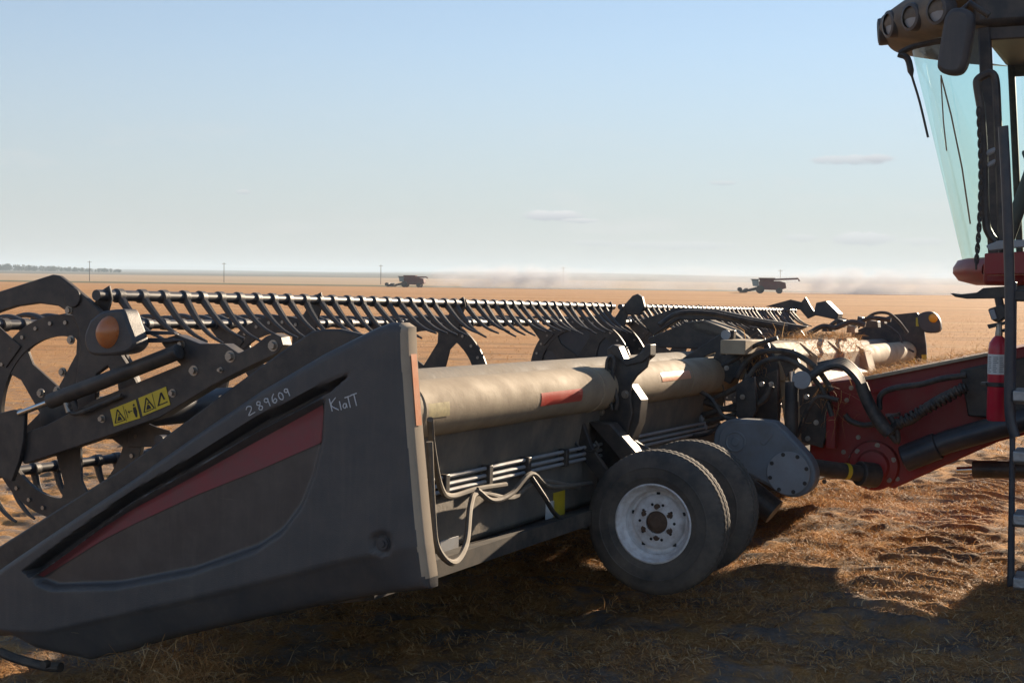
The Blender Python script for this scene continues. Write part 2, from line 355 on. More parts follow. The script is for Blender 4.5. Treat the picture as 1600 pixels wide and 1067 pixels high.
def field_material():
    m = bpy.data.materials.new('harvested_field'); m.use_nodes = True; t = m.node_tree; N = t.nodes; L = t.links
    p = N['Principled BSDF']; p.inputs['Roughness'].default_value = .95; p.inputs['Specular IOR Level'].default_value = .1
    g = N.new('ShaderNodeTexCoord'); ge = N.new('ShaderNodeNewGeometry')
    def noise(s, d=6, r=.6, vec=None):
        n = N.new('ShaderNodeTexNoise'); n.inputs['Scale'].default_value = s; n.inputs['Detail'].default_value = d; n.inputs['Roughness'].default_value = r
        L.new(vec or g.outputs['Object'], n.inputs['Vector']); return n.outputs['Fac']
    def ramp(i, *st):
        r = N.new('ShaderNodeValToRGB'); e = r.color_ramp.elements
        e[0].position, e[0].color = st[0][0], (*st[0][1], 1); e[1].position, e[1].color = st[-1][0], (*st[-1][1], 1)
        for q, c in st[1:-1]: x = e.new(q); x.color = (*c, 1)
        L.new(i, r.inputs[0]); return r.outputs[0]
    def mixc(f, a, b, mode='MIX'):
        x = N.new('ShaderNodeMixRGB'); x.blend_type = mode
        if isinstance(f, (int, float)): x.inputs[0].default_value = f
        else: L.new(f, x.inputs[0])
        for k, v in ((1, a), (2, b)):
            if isinstance(v, tuple): x.inputs[k].default_value = (*v, 1)
            else: L.new(v, x.inputs[k])
        return x.outputs[0]
    def math_(op, a, b=None, clamp=False):
        x = N.new('ShaderNodeMath'); x.operation = op; x.use_clamp = clamp
        for k, v in ((0, a), (1, b)):
            if v is None: continue
            if isinstance(v, (int, float)): x.inputs[k].default_value = v
            else: L.new(v, x.inputs[k])
        return x.outputs[0]
    soil = ramp(noise(14, 8, .7), (.3, (.18, .15, .13)), (.7, (.36, .295, .24)))
    chaff = ramp(noise(55, 6, .75), (.25, (.27, .14, .06)), (.5, (.58, .305, .11)), (.75, (.74, .49, .24)))
    near = mixc(ramp(noise(2.6, 7, .7), (.42, (0, 0, 0)), (.58, (1, 1, 1))), soil, chaff)
    # swaths run across the picture
    mp = N.new('ShaderNodeMapping'); mp.inputs['Scale'].default_value = (.012, .11, 1); mp.inputs['Rotation'].default_value = (0, 0, .05); L.new(g.outputs['Object'], mp.inputs[0])
    sw = noise(1, 6, .65, mp.outputs[0])
    far = mixc(ramp(sw, (.36, (0, 0, 0)), (.64, (1, 1, 1))), (.54, .275, .112), (.61, .345, .15))
    far = mixc(ramp(noise(.9, 8, .75), (.35, (0, 0, 0)), (.7, (1, 1, 1))), far, (.44, .225, .095))
    mp3 = N.new('ShaderNodeMapping'); mp3.inputs['Scale'].default_value = (.10, .75, 1); mp3.inputs['Rotation'].default_value = (0, 0, .08); L.new(g.outputs['Object'], mp3.inputs[0])
    far = mixc(ramp(noise(1, 5, .7, mp3.outputs[0]), (.53, (0, 0, 0)), (.64, (.7, .7, .7))), far, (.20, .12, .065))
    mp4 = N.new('ShaderNodeMapping'); mp4.inputs['Scale'].default_value = (.02, .16, 1); mp4.inputs['Rotation'].default_value = (0, 0, -.05); L.new(g.outputs['Object'], mp4.inputs[0])
    far = mixc(ramp(noise(1, 4, .6, mp4.outputs[0]), (.52, (0, 0, 0)), (.68, (.6, .6, .6))), far, (.66, .42, .22))
    D = N.new('ShaderNodeVectorMath'); D.operation = 'LENGTH'; L.new(g.outputs['Object'], D.inputs[0]); D = D.outputs['Value']
    mr = N.new('ShaderNodeMapRange'); mr.inputs[1].default_value = 12; mr.inputs[2].default_value = 40; L.new(D, mr.inputs[0])
    c = mixc(mr.outputs[0], near, far)
    # field edge (nearer on the right), green ditch, pale stubble, then the far country
    s = N.new('ShaderNodeSeparateXYZ'); L.new(g.outputs['Object'], s.inputs[0])
    E = math_('ADD', s.outputs['Y'], math_('MULTIPLY', s.outputs['X'], .32))
    E = math_('ADD', E, math_('MULTIPLY', math_('SUBTRACT', noise(.02, 4), .5), 14))
    def step(v, a, b):
        q = N.new('ShaderNodeMapRange'); q.inputs[1].default_value = a; q.inputs[2].default_value = b; L.new(v, q.inputs[0]); return q.outputs[0]
    green = ramp(noise(.15, 5), (.3, (.10, .105, .05)), (.7, (.19, .17, .085)))
    stub = mixc(ramp(noise(.006, 5), (.35, (0, 0, 0)), (.65, (1, 1, 1))), (.50, .36, .215), (.42, .29, .17))
    mp2 = N.new('ShaderNodeMapping'); mp2.inputs['Scale'].default_value = (.00045, .0016, 1); L.new(g.outputs['Object'], mp2.inputs[0])
    hill = ramp(noise(1, 3, .5, mp2.outputs[0]), (.38, (.06, .075, .06)), (.47, (.22, .19, .14)), (.55, (.09, .10, .08)), (.64, (.26, .22, .16)))
    c = mixc(step(E, 440, 452), c, green); c = mixc(step(E, 560, 590), c, stub)
    c = mixc(step(D, 1500, 1750), c, hill)
    L.new(c, p.inputs['Base Color'])
    b = N.new('ShaderNodeBump'); b.inputs['Strength'].default_value = .9; b.inputs['Distance'].default_value = .03
    L.new(math_('ADD', noise(38, 8, .8), noise(6, 5, .7)), b.inputs['Height']); L.new(b.outputs[0], p.inputs['Normal'])
    return m
me.materials.append(field_material())
ground = bpy.data.objects.new('ground', me); COL.objects.link(ground); tag(ground, kind='structure')

# ---- loose straw: short bent blades lying on the soil
def straw_material():
    m = bpy.data.materials.new('dry_straw'); m.use_nodes = True; t = m.node_tree; N = t.nodes; L = t.links
    p = N['Principled BSDF']; p.inputs['Roughness'].default_value = .7; p.inputs['Specular IOR Level'].default_value = .25
    a = N.new('ShaderNodeAttribute'); a.attribute_name = 'tone'
    r = N.new('ShaderNodeValToRGB'); e = r.color_ramp.elements
    e[0].color = (.17, .085, .04, 1); e[1].color = (.72, .55, .32, 1)
    for q, c in ((.35, (.50, .255, .095, 1)), (.7, (.66, .40, .17, 1))): x = e.new(q); x.color = c
    L.new(a.outputs['Fac'], r.inputs[0]); L.new(r.outputs[0], p.inputs['Base Color'])
    tr = N.new('ShaderNodeBsdfTranslucent'); L.new(r.outputs[0], tr.inputs[0])
    mx = N.new('ShaderNodeMixShader'); mx.inputs[0].default_value = .25
    o = N['Material Output']; L.new(p.outputs[0], mx.inputs[1]); L.new(tr.outputs[0], mx.inputs[2]); L.new(mx.outputs[0], o.inputs[0])
    return m
M['straw'] = straw_material()
def blades(name, pos, length, width, tilt, lift, parent=None, arch=.25):
    """pos (n,3): each blade is a strip of two bent quads"""
    n = len(pos); az = rng.uniform(0, 2 * np.pi, n); el = tilt
    d = np.stack([np.cos(az) * np.cos(el), np.sin(az) * np.cos(el), np.sin(el)], 1)
    sd = np.stack([-np.sin(az), np.cos(az), rng.uniform(-.6, .6, n)], 1); sd /= np.linalg.norm(sd, axis=1)[:, None]
    L_ = length[:, None]; w = width[:, None]
    up = np.array([0, 0, 1.])
    p0 = pos + lift[:, None] * up; p1 = p0 + d * L_ * .5 + up * L_ * arch * rng.uniform(0, .5, (n, 1)); p2 = p0 + d * L_ + sd * L_ * rng.uniform(-.3, .3, (n, 1))
    vs = np.stack([p0 - sd * w, p0 + sd * w, p1 - sd * w, p1 + sd * w, p2 - sd * w * .4, p2 + sd * w * .4], 1).reshape(-1, 3)
    b = (np.arange(n) * 6)[:, None]
    q = np.concatenate([b + np.array([0, 1, 3, 2]), b + np.array([2, 3, 5, 4])], 1).reshape(-1, 4)
    me = bpy.data.meshes.new(name); me.vertices.add(len(vs)); me.vertices.foreach_set('co', vs.astype(np.float32).ravel())
    me.loops.add(len(q) * 4); me.loops.foreach_set('vertex_index', q.ravel().astype(np.int32))
    me.polygons.add(len(q)); me.polygons.foreach_set('loop_start', np.arange(0, len(q) * 4, 4, dtype=np.int32)); me.update(); me.validate()
    at = me.attributes.new('tone', 'FLOAT', 'POINT'); at.data.foreach_set('value', np.repeat(np.clip(rng.normal(.55, .22, n), 0, 1), 6).astype(np.float32))
    me.materials.append(M['straw'])
    o = bpy.data.objects.new(name, me); COL.objects.link(o); o.parent = parent; return o
def scatter(n, x0, x1, y0, y1, thr=.0):
    x, y = rng.uniform(x0, x1, n), rng.uniform(y0, y1, n)
    c = .6 * vnoise(x, y, .55, 11) + .4 * vnoise(x, y, .16, 12)
    lg = lug(x, y)
    k = rng.random(n) < np.clip((c - .30 + lg * 4) * 3.0, .06, 1)
    return x[k], y[k], c[k]
xa, ya, ca = scatter(430000, -3.2, 6.5, 5.0, 13.5)
xb, yb, cb_ = scatter(150000, -9, 14, 4, 30)
x, y = np.concatenate([xa, xb]), np.concatenate([ya, yb]); n = len(x)
z = gh(x, y) + near_h(x, y)
st = blades('straw_litter', np.stack([x, y, z], 1), rng.uniform(.012, .08, n) * rng.uniform(.4, 1.3, n), rng.uniform(.001, .003, n),
            np.abs(rng.normal(.08, .32, n)), rng.uniform(.0, .014, n))
tag(st, 'dry orange straw and chaff strewn over the stubble ground', 'straw', kind='stuff')
n = 90000; rr = 17 + 80 * rng.random(n) ** 1.4; th = rng.uniform(-1.0, 1.0, n)
x, y = rr * np.sin(th), rr * np.cos(th); z = gh(x, y) + near_h(x, y)
st = blades('field_stubble', np.stack([x, y, z], 1), rng.uniform(.04, .13, n), rng.uniform(.002, .006, n), rng.uniform(.0, .9, n), np.zeros(n))
tag(st, 'short orange stubble standing across the open field', 'stubble', kind='stuff')
n = 1100; c = HM @ HA(285, 1030, .22)
pp = np.stack([rng.normal(c.x, .13, n), rng.normal(c.y, .16, n), c.z + rng.normal(-.03, .06, n)], 1)
tag(blades('straw_heap', pp, rng.uniform(.05, .16, n), rng.uniform(.001, .002, n), rng.normal(.1, .5, n), np.zeros(n)),
    'clump of brown cut straw caught under the end shield nose', 'straw', kind='stuff')

# ================================================================== the draper header
H = empty('draper_header', HM, 'long black and taupe draper header lying across the field in front of the red combine', 'harvester header')

# ---- near end shield: moulded panel with a recessed field and a deep slot under its upper flange
def bz(l): return np.array([[HA(x, y, 0).x, HA(x, y, 0).z] for x, y in l])
TOP = bz([(0, 880), (100, 815), (200, 750), (300, 680), (400, 612), (500, 553), (560, 523), (585, 511), (605, 504), (620, 504), (630, 511)])
TOP = np.vstack([[TOP[0] + (-.45, -.285)], [TOP[0] + (-.25, -.15)], TOP])
BOT = bz([(0, 1000), (30, 1020), (75, 1032), (110, 1040), (170, 1026), (240, 1006), (330, 985), (530, 940), (630, 917), (656, 910)])
BOT = np.vstack([[BOT[0] + (-.45, .03)], [BOT[0] + (-.25, -.02)], BOT])
REAR = bz([(631, 505), (633, 560), (639, 640), (644, 700), (652, 790), (659, 860), (662, 905)])
B0 = TOP[0, 0]; B1 = REAR[0, 0]
REC = bz([(507, 622), (480, 636), (400, 677), (300, 735), (200, 790), (150, 826), (42, 903), (50, 916), (75, 924), (180, 920), (300, 897), (400, 862), (440, 835), (470, 795), (490, 745), (503, 690)])
SLOT = bz([(552, 580), (480, 612), (400, 652), (300, 714), (200, 770), (100, 839), (25, 893), (38, 904), (100, 864), (200, 787), (300, 732), (400, 674), (480, 632), (515, 612)])
CHINE = bz([(0, 985), (60, 985), (160, 962), (300, 930), (400, 906), (530, 872), (600, 858), (662, 850)])
def sdf(poly, x, y):
    d = np.full(x.shape, 9.); ins = np.zeros(x.shape, bool); n = len(poly)
    for i in range(n):
        ax, ay = poly[i]; bx, by = poly[(i + 1) % n]; ex, ey = bx - ax, by - ay
        t = np.clip(((x - ax) * ex + (y - ay) * ey) / (ex * ex + ey * ey), 0, 1)
        d = np.minimum(d, np.hypot(x - ax - t * ex, y - ay - t * ey))
        c = (ay > y) != (by > y)
        with np.errstate(divide='ignore', invalid='ignore'): ins ^= c & (x < (bx - ax) * (y - ay) / (by - ay) + ax)
    return np.where(ins, d, -d)
sm = lambda t: np.clip(t, 0, 1) ** 2 * (3 - 2 * np.clip(t, 0, 1))
def shield_off(b, z):
    """how far the skin lies inboard of the outermost plane"""
    o = .038 * sm((sdf(REC, b, z) + .004) / .030)
    o = np.maximum(o, .085 * sm((sdf(SLOT, b, z) + .002) / .016))
    bo = bz([(595, 850)])[0]; q = np.hypot(b - bo[0], z - bo[1])
    o = o + .02 * sm((.05 - q) / .012)
    ch = np.interp(b, CHINE[:, 0], CHINE[:, 1]); o = o + .5 * np.clip(ch - z, 0, .16) * sm((ch - z) / .03) * (1 - .75 * sm((b + .28) / .25))   # lower skin turns under
    o = o + .10 * np.clip((-b - 1.1) / 1.5, 0, 1) ** 2            # the nose curves inboard
    return o
NS, NTT = 230, 96
s = np.linspace(0, 1, NS); t = np.linspace(0, 1, NTT)
s = np.concatenate([np.linspace(0, .965, NS - 44), np.linspace(.965, 1, 45)[1:]])
Sg, Tg = np.meshgrid(s, t); b0 = B0 + Sg * (B1 - B0)
zt = np.interp(b0, TOP[:, 0], TOP[:, 1]); zb = np.interp(b0, BOT[:, 0], BOT[:, 1])
Zs = zb + (zt - zb) * Tg
Bs = b0 + Sg ** 10 * (np.interp(Zs, REAR[::-1, 1], REAR[::-1, 0]) - B1)
dist = np.minimum(np.minimum((Zs - zb) * .9, (zt - Zs) * .85), np.interp(Zs, REAR[::-1, 1], REAR[::-1, 0]) - Bs)
rr_ = .034; dd = np.clip(dist, 0, rr_)
As = shield_off(Bs, Zs) + rr_ - np.sqrt(rr_ ** 2 - (rr_ - dd) ** 2)
me = grid_mesh('end_shield', np.stack([Bs.ravel(), As.ravel(), Zs.ravel()], 1), NS, NTT)
bm = bmesh.new(); bm.from_mesh(me)
ed = [e for e in bm.edges if e.is_boundary]
ge = bmesh.ops.extrude_edge_only(bm, edges=ed); nv = [g for g in ge['geom'] if isinstance(g, bmesh.types.BMVert)]
for v_ in nv: v_.co.y += .062 + (.03 - min(v_.co.y, .03)) * .5
for f in bm.faces:
    c = f.calc_center_median()
    f.smooth = True
bmesh.ops.recalc_face_normals(bm, faces=bm.faces)
for f in bm.faces: f.normal_update(); f.material_index = 1 if (f.normal.x > .42 and f.calc_center_median().x > float(np.interp(f.calc_center_median().z, REAR[::-1, 1], REAR[::-1, 0])) - .06 and f.calc_center_median().z > .57) else 0  # rearward rim faces take the dusty colour with sunlight painted in
cc = np.array([f.calc_center_median() for f in bm.faces]); inr = sdf(REC, cc[:, 0], cc[:, 2]) > .012
for f, q, c in zip(bm.faces, inr, cc):
    if q and f.material_index == 0 and c[1] < .1: f.material_index = 2
bmesh.ops.recalc_face_normals(bm, faces=bm.faces)
bm.to_mesh(me); bm.free(); me.set_sharp_from_angle(angle=rad(50))
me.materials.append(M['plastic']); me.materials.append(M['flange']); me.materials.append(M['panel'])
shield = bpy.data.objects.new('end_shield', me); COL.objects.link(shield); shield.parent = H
shield['label'] = 'black moulded plastic end shield with a faded red stripe and chalk writing'
def skin(name, up, lo, m, n=60, k=8, eps=.004):
    """a decal that follows the shield between two pixel polylines"""
    U_, L_ = bz(up), bz(lo); par = lambda P: np.concatenate([[0], np.cumsum(np.hypot(*np.diff(P, axis=0).T))])
    pu, pl = par(U_), par(L_); q = np.linspace(0, 1, n)
    a = np.stack([np.interp(q * pu[-1], pu, U_[:, i]) for i in (0, 1)], 1); b = np.stack([np.interp(q * pl[-1], pl, L_[:, i]) for i in (0, 1)], 1)
    w = np.linspace(0, 1, k)[:, None, None]; P = b[None] + (a - b)[None] * w
    y = shield_off(P[..., 0], P[..., 1]) - eps
    me = grid_mesh(name, np.stack([P[..., 0], y, P[..., 1]], -1).reshape(-1, 3), n, k); me.materials.append(M[m])
    o = bpy.data.objects.new(name, me); COL.objects.link(o); o.parent = shield; return o
skin('red_stripe', [(499, 633), (400, 687), (300, 743), (200, 797), (150, 829), (50, 900)], [(500, 690), (400, 734), (300, 774), (200, 820), (150, 845), (52, 904)], 'redstripe')
mb = MB(); c = HA(595, 850, 0)
mb.lathe([(.0001, .004), (.012, .004), (.014, .010), (.024, .010), (.026, .016), (.030, .016), (.033, .03)], c, YV, 28)
mb.build('fastener', 'bluesteel', shield)
# chalk writing, drawn as hand strokes
GL = {'2': [[(0, .75), (.25, 1), (.6, .85), (.5, .5), (0, 0), (.75, .05)]],
      '8': [[(.6, .85), (.3, 1), (.1, .75), (.35, .52), (.6, .25), (.35, 0), (.1, .2), (.35, .5), (.6, .8)]],
      '9': [[(.6, .85), (.3, 1), (.1, .75), (.3, .55), (.6, .7), (.6, .9), (.52, 0)]],
      '6': [[(.6, 1), (.25, .7), (.1, .25), (.3, 0), (.6, .2), (.5, .45), (.15, .3)]],
      '0': [[(.35, 1), (.1, .7), (.1, .25), (.35, 0), (.6, .3), (.6, .75), (.35, 1)]],
      'K': [[(.1, 1), (.15, 0)], [(.7, 1), (.15, .5), (.75, 0)]], 'l': [[(.2, .95), (.22, 0)]],
      'a': [[(.6, .55), (.3, .6), (.1, .3), (.3, .05), (.55, .3), (.6, .6), (.65, .05)]],
      'T': [[(0, .95), (.8, 1)], [(.4, .97), (.38, 0)]]}
def chalk(name, items):
    mb = MB()
    for ch, (x0, y0), w, h, rot in items:      # lower-left pixel, width, height, slope
        for st_ in GL[ch]:
            pts = spline([(p[0], p[1], 0) for p in st_], 5) if len(st_) > 2 else [V((*p, 0)) for p in st_]
            path = []
            for p in pts:
                u, v = p.x * w, p.y * h
                P = HA(x0 + u * math.cos(rot) - v * math.sin(rot), y0 - u * math.sin(rot) - v * math.cos(rot), 0)
                path.append((P.x, float(shield_off(np.array([P.x]), np.array([P.z]))[0]) - .001, P.z))
            mb.tube(path, .0023, 5)
    return mb.build(name, 'chalk', shield)
chalk('chalk_number', [('2', (389, 649), 15, 13, .45), ('8', (405, 642), 13, 14, .45), ('9', (417, 637), 12, 14, .45),
                       ('6', (427, 631), 13, 14, .45), ('0', (438, 626), 12, 12, .45), ('9', (448, 621), 11, 13, .45)])
chalk('chalk_name', [('K', (517, 643), 17, 20, .2), ('l', (531, 641), 12, 15, .2), ('a', (536, 639), 11, 13, .2),
                     ('T', (543, 638), 13, 18, .25), ('T', (553, 635), 12, 19, .25)])
# orange reflector tape on the rear flange
rb = [HA(657, 553, .09), HA(668, 664, .09)]
mb = MB(); xx = [float(np.interp(z, REAR[::-1, 1], REAR[::-1, 0])) for z in (rb[0].z, rb[1].z)]
mb.add([(xx[0] + .004, .040, rb[0].z), (xx[0] + .004, .084, rb[0].z), (xx[1] + .004, .084, rb[1].z), (xx[1] + .004, .040, rb[1].z)], [(0, 1, 2, 3)])
mb.build('reflector_tape', 'orange', shield)

# ---- inner end sheet behind the shield
def plate(name, pix, a, th, m='steel', parent=None, bevel=.004, fr=HA, **k):
    return MB().prism([fr(x, y, a) for x, y in pix], (0, th, 0)).build(name, m, parent or H, bevel, **k)
es = plate('end_sheet', [(600, 530), (560, 521), (530, 514), (505, 514), (485, 518), (440, 548), (400, 577), (300, 650), (190, 732), (0, 852), (-120, 930), (-120, 1000), (60, 990), (300, 930), (560, 860)], .135, .035, 'steel', bevel=.010)
# ---- near reel arm with cylinder, stickers, lamp
arm = plate('reel_arm', [(30, 684), (40, 675), (70, 665), (147, 625), (250, 583), (282, 570), (264, 552), (252, 536), (262, 527), (276, 523), (312, 537), (350, 537), (372, 552), (395, 541), (416, 525), (428, 521), (438, 526), (442, 540), (434, 552), (395, 570), (332, 602), (250, 652), (137, 692), (38, 725), (28, 712)], .19, .07)
mb = MB()
for x, y, r in ((427, 540, .016), (360, 557, .017), (303, 579, .015), (345, 578, .008), (284, 538, .012), (270, 614, .012), (160, 654, .012), (32, 645, .014)):
    bolt(arm, HA(x, y, .19), r, .016)
plate('pivot_bracket', [(-40, 650), (0, 645), (20, 640), (38, 645), (36, 690), (30, 720), (18, 752), (0, 745), (-40, 730)], .165, .025, 'steel')
mb = MB().tube([HA(78, 627, .15), HA(150, 600, .15), HA(280, 549, .15)], .034, 20)
cyl = mb.build('lift_cylinder', 'steel', H, .004)
MB().tube([HA(30, 646, .15), HA(82, 626, .15)], .013, 14).build('rod', 'chrome', cyl)
MB().tube(spline([HA(108, 632, .15), HA(112, 645, .155), HA(130, 643, .16), (HA(190, 618, .17))], 6), .010, 8).build('hose', 'hose', cyl)
MB().tube([HA(103, 628, .15), HA(108, 644, .15)], .013, 10).build('fitting', 'zinc', cyl)
def sticker(x0, y0, x1, y1, x2, y2, x3, y3, kind):
    a = .1865; P = [HA(x0, y0, a), HA(x1, y1, a), HA(x2, y2, a), HA(x3, y3, a)]
    o = MB().prism(P, (0, .002, 0)).build('warning_sticker', 'yellow', arm)
    def uv(u, v):
        q = (P[0] * (1 - u) + P[1] * u) * (1 - v) + (P[3] * (1 - u) + P[2] * u) * v; return q + V((0, -.0012, 0))
    mb = MB()
    def pg(l): mb.add([uv(*p) for p in l], [tuple(range(len(l)))])
    def ln(p, q, w=.02):
        d = V((q[0] - p[0], q[1] - p[1])); nn = V((-d.y, d.x)).normalized() * w
        pg([(p[0] + nn.x, p[1] + nn.y), (q[0] + nn.x, q[1] + nn.y), (q[0] - nn.x, q[1] - nn.y), (p[0] - nn.x, p[1] - nn.y)])
    for p, q in (((.08, .85), (.27, .15)), ((.27, .15), (.46, .85)), ((.46, .85), (.08, .85))): ln(p, q, .022)
    pg([(.18, .78), (.22, .6), (.27, .5), (.33, .62), (.36, .78)]); pg([(.24, .48), (.30, .40), (.33, .50)])
    ln((.5, .06), (.5, .94), .008)
    if kind:
        for p, q in (((.58, .8), (.95, .8)), ((.62, .78), (.80, .2)), ((.80, .2), (.86, .62))): ln(p, q, .03)
    else:
        pg([(.84, .35), (.94, .35), (.96, .6), (.92, .9), (.86, .9), (.82, .6)]); pg([(.86, .18), (.92, .18), (.93, .3), (.85, .3)])
        ln((.66, .5), (.8, .5), .02); pg([(.62, .5), (.68, .4), (.68, .6)]); ln((.56, .3), (.58, .8), .012)
    mb.build('print', 'ink', o, smooth=False)
sticker(172, 640, 212, 624, 219, 653, 178, 666, 0)
sticker(216, 622, 259, 604, 266, 632, 223, 650, 1)
# lamp
def smooth_poly(p, n=5):
    q = spline([(a, b, 0) for a, b in p + [p[0]]], n)[:-1]; return [(v.x, v.y) for v in q]
lamp = plate('marker_lamp', smooth_poly([(140, 500), (158, 487), (185, 483), (193, 486), (200, 505), (209, 530), (208, 542), (195, 552), (165, 556), (142, 554), (134, 545), (131, 525)], 4), .06, .10, 'plastic', bevel=.02)
c = HA(169, 519, .06); mb = MB()
mb.lathe([(.0001, -.038), (.02, -.036), (.038, -.026), (.052, -.008), (.058, .012)], (0, 0, 0), YV, 32)
mb.v = [(c.x + x * 1.08 + z * .12, c.y + y * 1.2, c.z + z * 1.28) for x, y, z in mb.v]
mb.build('lens', 'amber', lamp)
MB().lathe([(.060, .0), (.068, -.004), (.074, .004)], (0, 0, 0), YV, 32)
plate('mount_bar', [(204, 520), (212, 516), (270, 518), (274, 523), (212, 523)], .16, .03, 'bluesteel', lamp, .003)
plate('mount_bar', [(204, 533), (212, 528), (268, 528), (282, 532), (262, 535), (212, 536)], .16, .03, 'bluesteel', lamp, .003)

# ---- reel: shaft, spiders, bats, tines
RC = HA(100, 652, .36); RCX, RCZ = RC.x, RC.z; RR = .62
BATS = [rad(66 + 72 * k) for k in range(5)]
NEAR, FAR = (.40, 6.62), (6.95, 12.9)
for i, (a0, a1) in enumerate((NEAR, FAR)):
    MB().tube([(RCX, a0, RCZ), (RCX, a1, RCZ)], .085, 24).build('reel_shaft', 'bluesteel', H)
def spider(a, solid=False):
    R_ = .475
    mb = MB().lathe([(R_ - .10, -.012), (R_, -.012), (R_, .012), (R_ - .10, .012), (R_ - .10, -.012)], (RCX, a, RCZ), YV, 72)
    sp = mb.build('reel_spider', 'steel', H, .003)
    for k in range(5):
        an = BATS[k]; e = V((math.cos(an), 0, math.sin(an))); f = V((-e.z, 0, e.x)); c = V((RCX, a - .008, RCZ))
        L_ = [(.02, -.10), (.16, -.075), (.30, -.052), (.36, -.075), (.385, -.15), (.42, -.13), (.43, 0), (.42, .13), (.385, .15), (.36, .075), (.30, .052), (.16, .075), (.02, .10)]
        MB().prism([c + e * p + f * q for p, q in L_], (0, .016, 0)).build('spoke', 'steel', sp, .002)
        MB().prism([c + e * p + f * q + V((0, -.012, 0)) for p, q in ((.40, -.07), (.55, -.045), (RR, -.04), (RR + .05, 0), (RR, .04), (.55, .045), (.40, .07))], (0, .012, 0)).build('bat_bracket', 'steel', sp, .003)
    if solid:
        MB().lathe([(.06, .0), (.385, .004), (.385, .012), (.06, .012)], (RCX, a, RCZ), YV, 48).build('cover_panel', 'bluesteel', sp)
    mb = MB()
    for k in range(30):
        an = 2 * math.pi * k / 30 + .07
        mb.disc((RCX + .438 * math.cos(an), a - .012, RCZ + .438 * math.sin(an)), (0, -1, 0), .010, .008, 8)
    mb.build('rim_bolts', 'zinc', sp)['kind'] = 'stuff'
    MB().disc((RCX, a + .02, RCZ), (0, -1, 0), .12, .05, 28).build('hub', 'steel', sp, .004)
    return sp
for a, sld in ((.36, 0), (2.1, 0), (3.85, 0), (6.58, 1), (6.99, 1), (9.0, 0), (11.0, 0), (12.88, 1)): spider(a, sld)
# one tine: clip ring round the bat, then a tapering curved finger
def tine_mesh(drop):
    mb = MB().lathe([(.026, -.022), (.033, -.018), (.033, .018), (.026, .022)], (0, 0, 0), YV, 14)
    if drop: pts = [(.018, 0, -.018), (.068, 0, -.078), (.122, 0, -.132), (.185, 0, -.175), (.26, 0, -.205)]
    else: pts = [(-.02, 0, .014), (-.08, 0, .035), (-.15, 0, .04), (-.22, 0, .025), (-.27, 0, .0)]
    mb.tube(spline(pts, 3), [.021 - .015 * i / 12 for i in range(13)], 7)
    o = mb.build('tine', 'plastic', None, 0); me = o.data; bpy.data.objects.remove(o); return me
TM = [tine_mesh(True), tine_mesh(False)]
for k, an in enumerate(BATS):
    for i, (a0, a1) in enumerate((NEAR, FAR)):
        b, z = RCX + RR * math.cos(an), RCZ + RR * math.sin(an)
        bar = MB().tube([(b, a0 - .12, z), (b, a1 + .04, z)], .025, 16).build('reel_bat', 'bluesteel' if k else 'bluesteel', H)
        if k > 1 and i == 1: continue
        n = int((a1 - a0) / .15)
        for q in range(n):
            o = bpy.data.objects.new('tine', TM[0 if k in (0, 4, 3) else 1]); COL.objects.link(o); o.parent = bar
            o.location = (b, a0 + .04 + q * .15 + random.uniform(-.012, .012), z)
            o.rotation_euler = (random.uniform(-.05, .05), (random.uniform(-.07, .07) if k < 2 else [0, 0, -2.2, .6, .2][k]), random.uniform(-.06, .06))
# arched guard over the near reel end
rg = plate('reel_end_guard', [(-70, 480), (0, 455), (72, 432), (82, 429), (92, 431), (108, 443), (140, 470), (158, 488), (166, 505), (175, 535), (196, 568), (216, 606), (214, 640), (190, 646), (183, 600), (168, 572), (150, 585), (149, 640), (122, 650), (118, 600), (124, 545), (122, 515), (112, 492), (90, 478), (60, 474), (25, 479), (0, 487), (-70, 515)], .275, .03, 'steel', bevel=.006)
mb = MB()
for x, y, r in ((115, 465, .045),): mb.disc(HA(x, y, .275), (0, -1, 0), r, .012, 28)
mb.build('guard_cap', 'steel', rg, .003)
for x, y in ((108, 485), (111, 531), (98, 581), (90, 610), (64, 614)): bolt(rg, HA(x, y, .275), .014, .012)

# ---- back tube, back sheet, lower beam
TB = -.52; T0, T1 = HB(672, 592, TB), HB(672, 681, TB); TR = (T0.z - T1.z) / 2 * 1.0; TZ = (T0.z + T1.z) / 2
print('tube', TR, TZ)
bt = MB().tube([(TB, .2, TZ), (TB, 5.5, TZ)], TR, 48).build('back_tube', 'tan', H)
bt2 = MB().tube([(TB, 8.3, TZ), (TB, 13.1, TZ)], TR, 48).build('back_tube', 'tan', H)
def wrap(name, a0, a1, t0, t1, m, par):
    mb = MB(); n = 10; r = TR + .002; vs = []
    for i in range(n + 1):
        an = rad(t0 + (t1 - t0) * i / n)
        for a in (a0, a1): vs.append((TB + r * math.cos(an), a, TZ + r * math.sin(an)))
    return mb.add(vs, [(2 * i, 2 * i + 1, 2 * i + 3, 2 * i + 2) for i in range(n)]).build(name, m, par)
def ta(x, y=620): return HB(x, y, TB + TR).y
wrap('reflector_tape', ta(846), ta(910), -18, 12, 'reddecal', bt)
wrap('worn_sticker', ta(668), ta(703), -12, 16, 'worn', bt)
wrap('reflector_tape', ta(1035, 590), ta(1080, 585), 5, 30, 'orange', bt)
for a in (ta(668), ta(945), 4.4):
    MB().lathe([(TR, -.012), (TR + .004, -.010), (TR + .004, .010), (TR, .012)], (TB, a, TZ), YV, 40).build('weld_band', 'tan', bt)
mb = MB().prism([(TB - .06, .2, TZ - .09), (TB + .03, .2, TZ - .09), (TB - .02, .2, .78), (TB - .06, .2, .78)], (0, 5.3, 0))
mb.build('back_sheet', 'sheet', H)
BS = TB + .01
